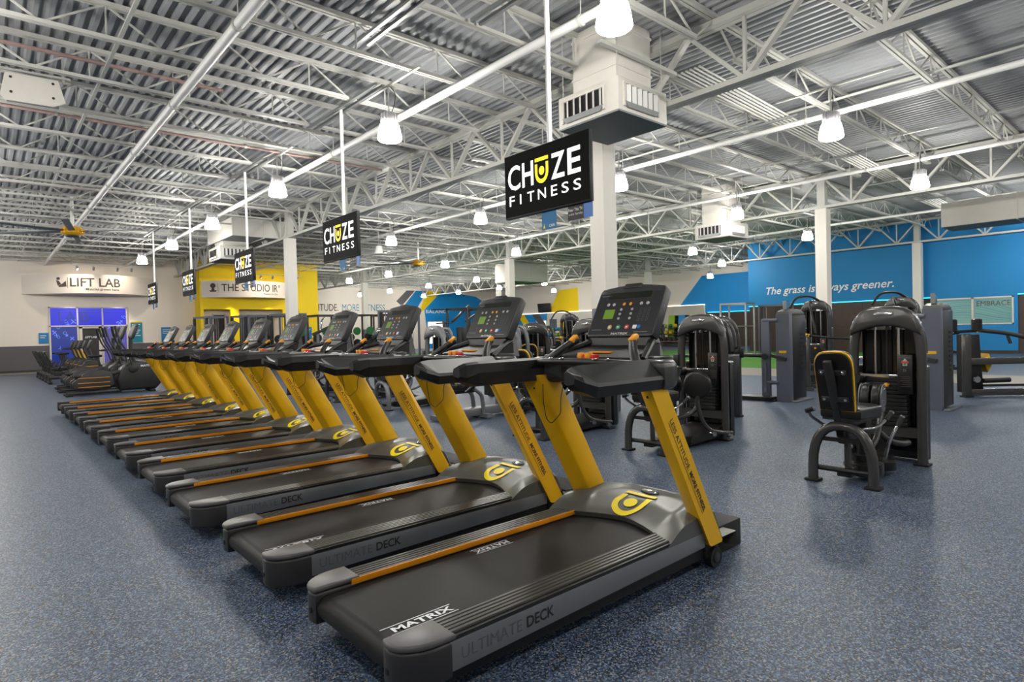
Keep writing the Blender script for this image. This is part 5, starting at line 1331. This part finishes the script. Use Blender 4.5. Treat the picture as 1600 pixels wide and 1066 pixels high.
def make_recumbent():
    t = thing('recumbent_bike', (0, 0, 0), 0, '', 'exercise bike')
    m = MB(); m.bar((.05, 0, .2), (1.5, 0, .25), .14, .12, bev=.03); obj('frame_beam', m, M['tcap'], t)
    for xx in (.08, 1.4): obj('foot_bar', MB().box(xx-.05, xx+.05, -.32, .32, 0, .08, .015), M['rubber'], t); obj('leg', MB().box(xx-.04, xx+.04, -.05, .05, .06, .24), M['tcap'], t, smooth=False)
    seat(t, .12, .55, .52); backrest(t, .12, .52, -.08, 1.02, w=.38, trim='blk2')
    m = MB(); m.box(.2, .4, -.08, .08, .24, .44, .02); obj('seat_slide', m, M['blk2'], t)
    m = MB(); m.prism([(.85, .14), (1.45, .14), (1.5, .5), (1.3, .72), (1.0, .66), (.85, .4)], -.13, .13, 'y', .05, 3); h = obj('drive_housing', m, M['blk'], t)
    obj('orange_line', MB().box(.95, 1.35, -.134, -.13, .5, .52), M['orange'], h, smooth=False)
    for s in (-1, 1):
        obj('crank', MB().bar((1.15, s*.15, .42), (1.05, s*.16, .25+.3*(s > 0)), .03, .03), M['b_sil'], t, smooth=False); obj('pedal', MB().box(1.0, 1.1, s*.2-.05, s*.2+.05, .23+.3*(s > 0), .27+.3*(s > 0), .008), M['rubber'], t)
        m = MB(); m.tube([(.3, s*.1, .45), (.32, s*.28, .5), (.42, s*.3, .68)], .016, 7, .06); obj('side_handle', m, M['blk2'], t)
    m = MB(); m.tube([(1.25, 0, .7), (1.15, 0, 1.0), (1.1, 0, 1.15)], .035, 8, .08); obj('console_mast', m, M['blk2'], t)
    m = MB(); m.box(-.03, .03, -.2, .2, 0, .3, .02, 2, Matrix.Translation((1.1, 0, 1.08)) @ Matrix.Rotation(.35, 4, 'Y')); obj('console', m, M['panel2'], t)
    return t
rb = make_recumbent(); RK = children_of()
for i, (x, y) in enumerate(((1.55, 24.1), (1.55, 25.4), (1.55, 26.7), (1.55, 27.9), (1.55, 29.1))):
    lb = ['nearest black recumbent bike beyond the elliptical trainers', 'second black recumbent bike of the line', 'third black recumbent bike, in the middle of the line', 'fourth black recumbent bike of the line', 'farthest black recumbent bike toward the cream wall'][i]
    if i == 0: rb.location = (x, y, 0); rb['label'] = lb
    else: dup(rb, (x, y, 0), 0, lb, RK)
def make_upright():
    t = thing('upright_bike', (0, 0, 0), 0, '', 'exercise bike')
    for xx in (.05, 1.05): obj('foot_bar', MB().box(xx-.05, xx+.05, -.3, .3, 0, .08, .015), M['rubber'], t)
    m = MB(); m.prism([(.02, .08), (1.1, .08), (1.12, .3), (.9, .52), (.5, .42), (.1, .2)], -.1, .1, 'y', .04, 2); obj('drive_housing', m, M['blk'], t)
    m = MB(); m.bar((1.0, 0, .28), (.62, 0, 1.05), .12, .11, (1, 0, .4), .02); obj('yellow_mast', m, M['tyellow'], t)
    m = MB(); m.tube([(.6, -.26, 1.02), (.5, -.24, 1.05), (.62, 0, 1.06), (.5, .24, 1.05), (.6, .26, 1.02)], .022, 8, .06); m.bar((.25, -.22, 1.02), (.7, -.2, 1.06), .05, .05); m.bar((.25, .22, 1.02), (.7, .2, 1.06), .05, .05); obj('handlebar', m, M['blk'], t)
    m = MB(); m.box(-.03, .03, -.2, .2, 0, .32, .02, 2, Matrix.Translation((.66, 0, 1.08)) @ Matrix.Rotation(.4, 4, 'Y')); obj('console', m, M['panel2'], t)
    obj('seat_post', MB().bar((.3, 0, .3), (.18, 0, .82), .06, .06), M['blk2'], t, smooth=False)
    m = MB(); m.prism([(-.06, -.12), (.1, -.1), (.3, -.03), (.3, .03), (.1, .1), (-.06, .12)], .82, .9, 'z', .025, 2); obj('saddle', m, M['pad'], t)
    return t
ub = make_upright(); UK = children_of()
for i, (x, y) in enumerate(((2.55, 22.65), (2.4, 30.2), (2.4, 31.1), (2.4, 32.0), (2.4, 32.9))):
    lb = ['upright bike with yellow mast nearest the elliptical trainers', 'upright bike with yellow mast, second in the line before the blue windows', 'upright bike with yellow mast, in the middle of the line', 'upright bike with yellow mast, fourth in the line', 'farthest upright bike with yellow mast, closest to the glass door'][i]
    if i == 0: ub.location = (x, y, 0); ub['label'] = lb
    else: dup(ub, (x, y, 0), 0, lb, UK)
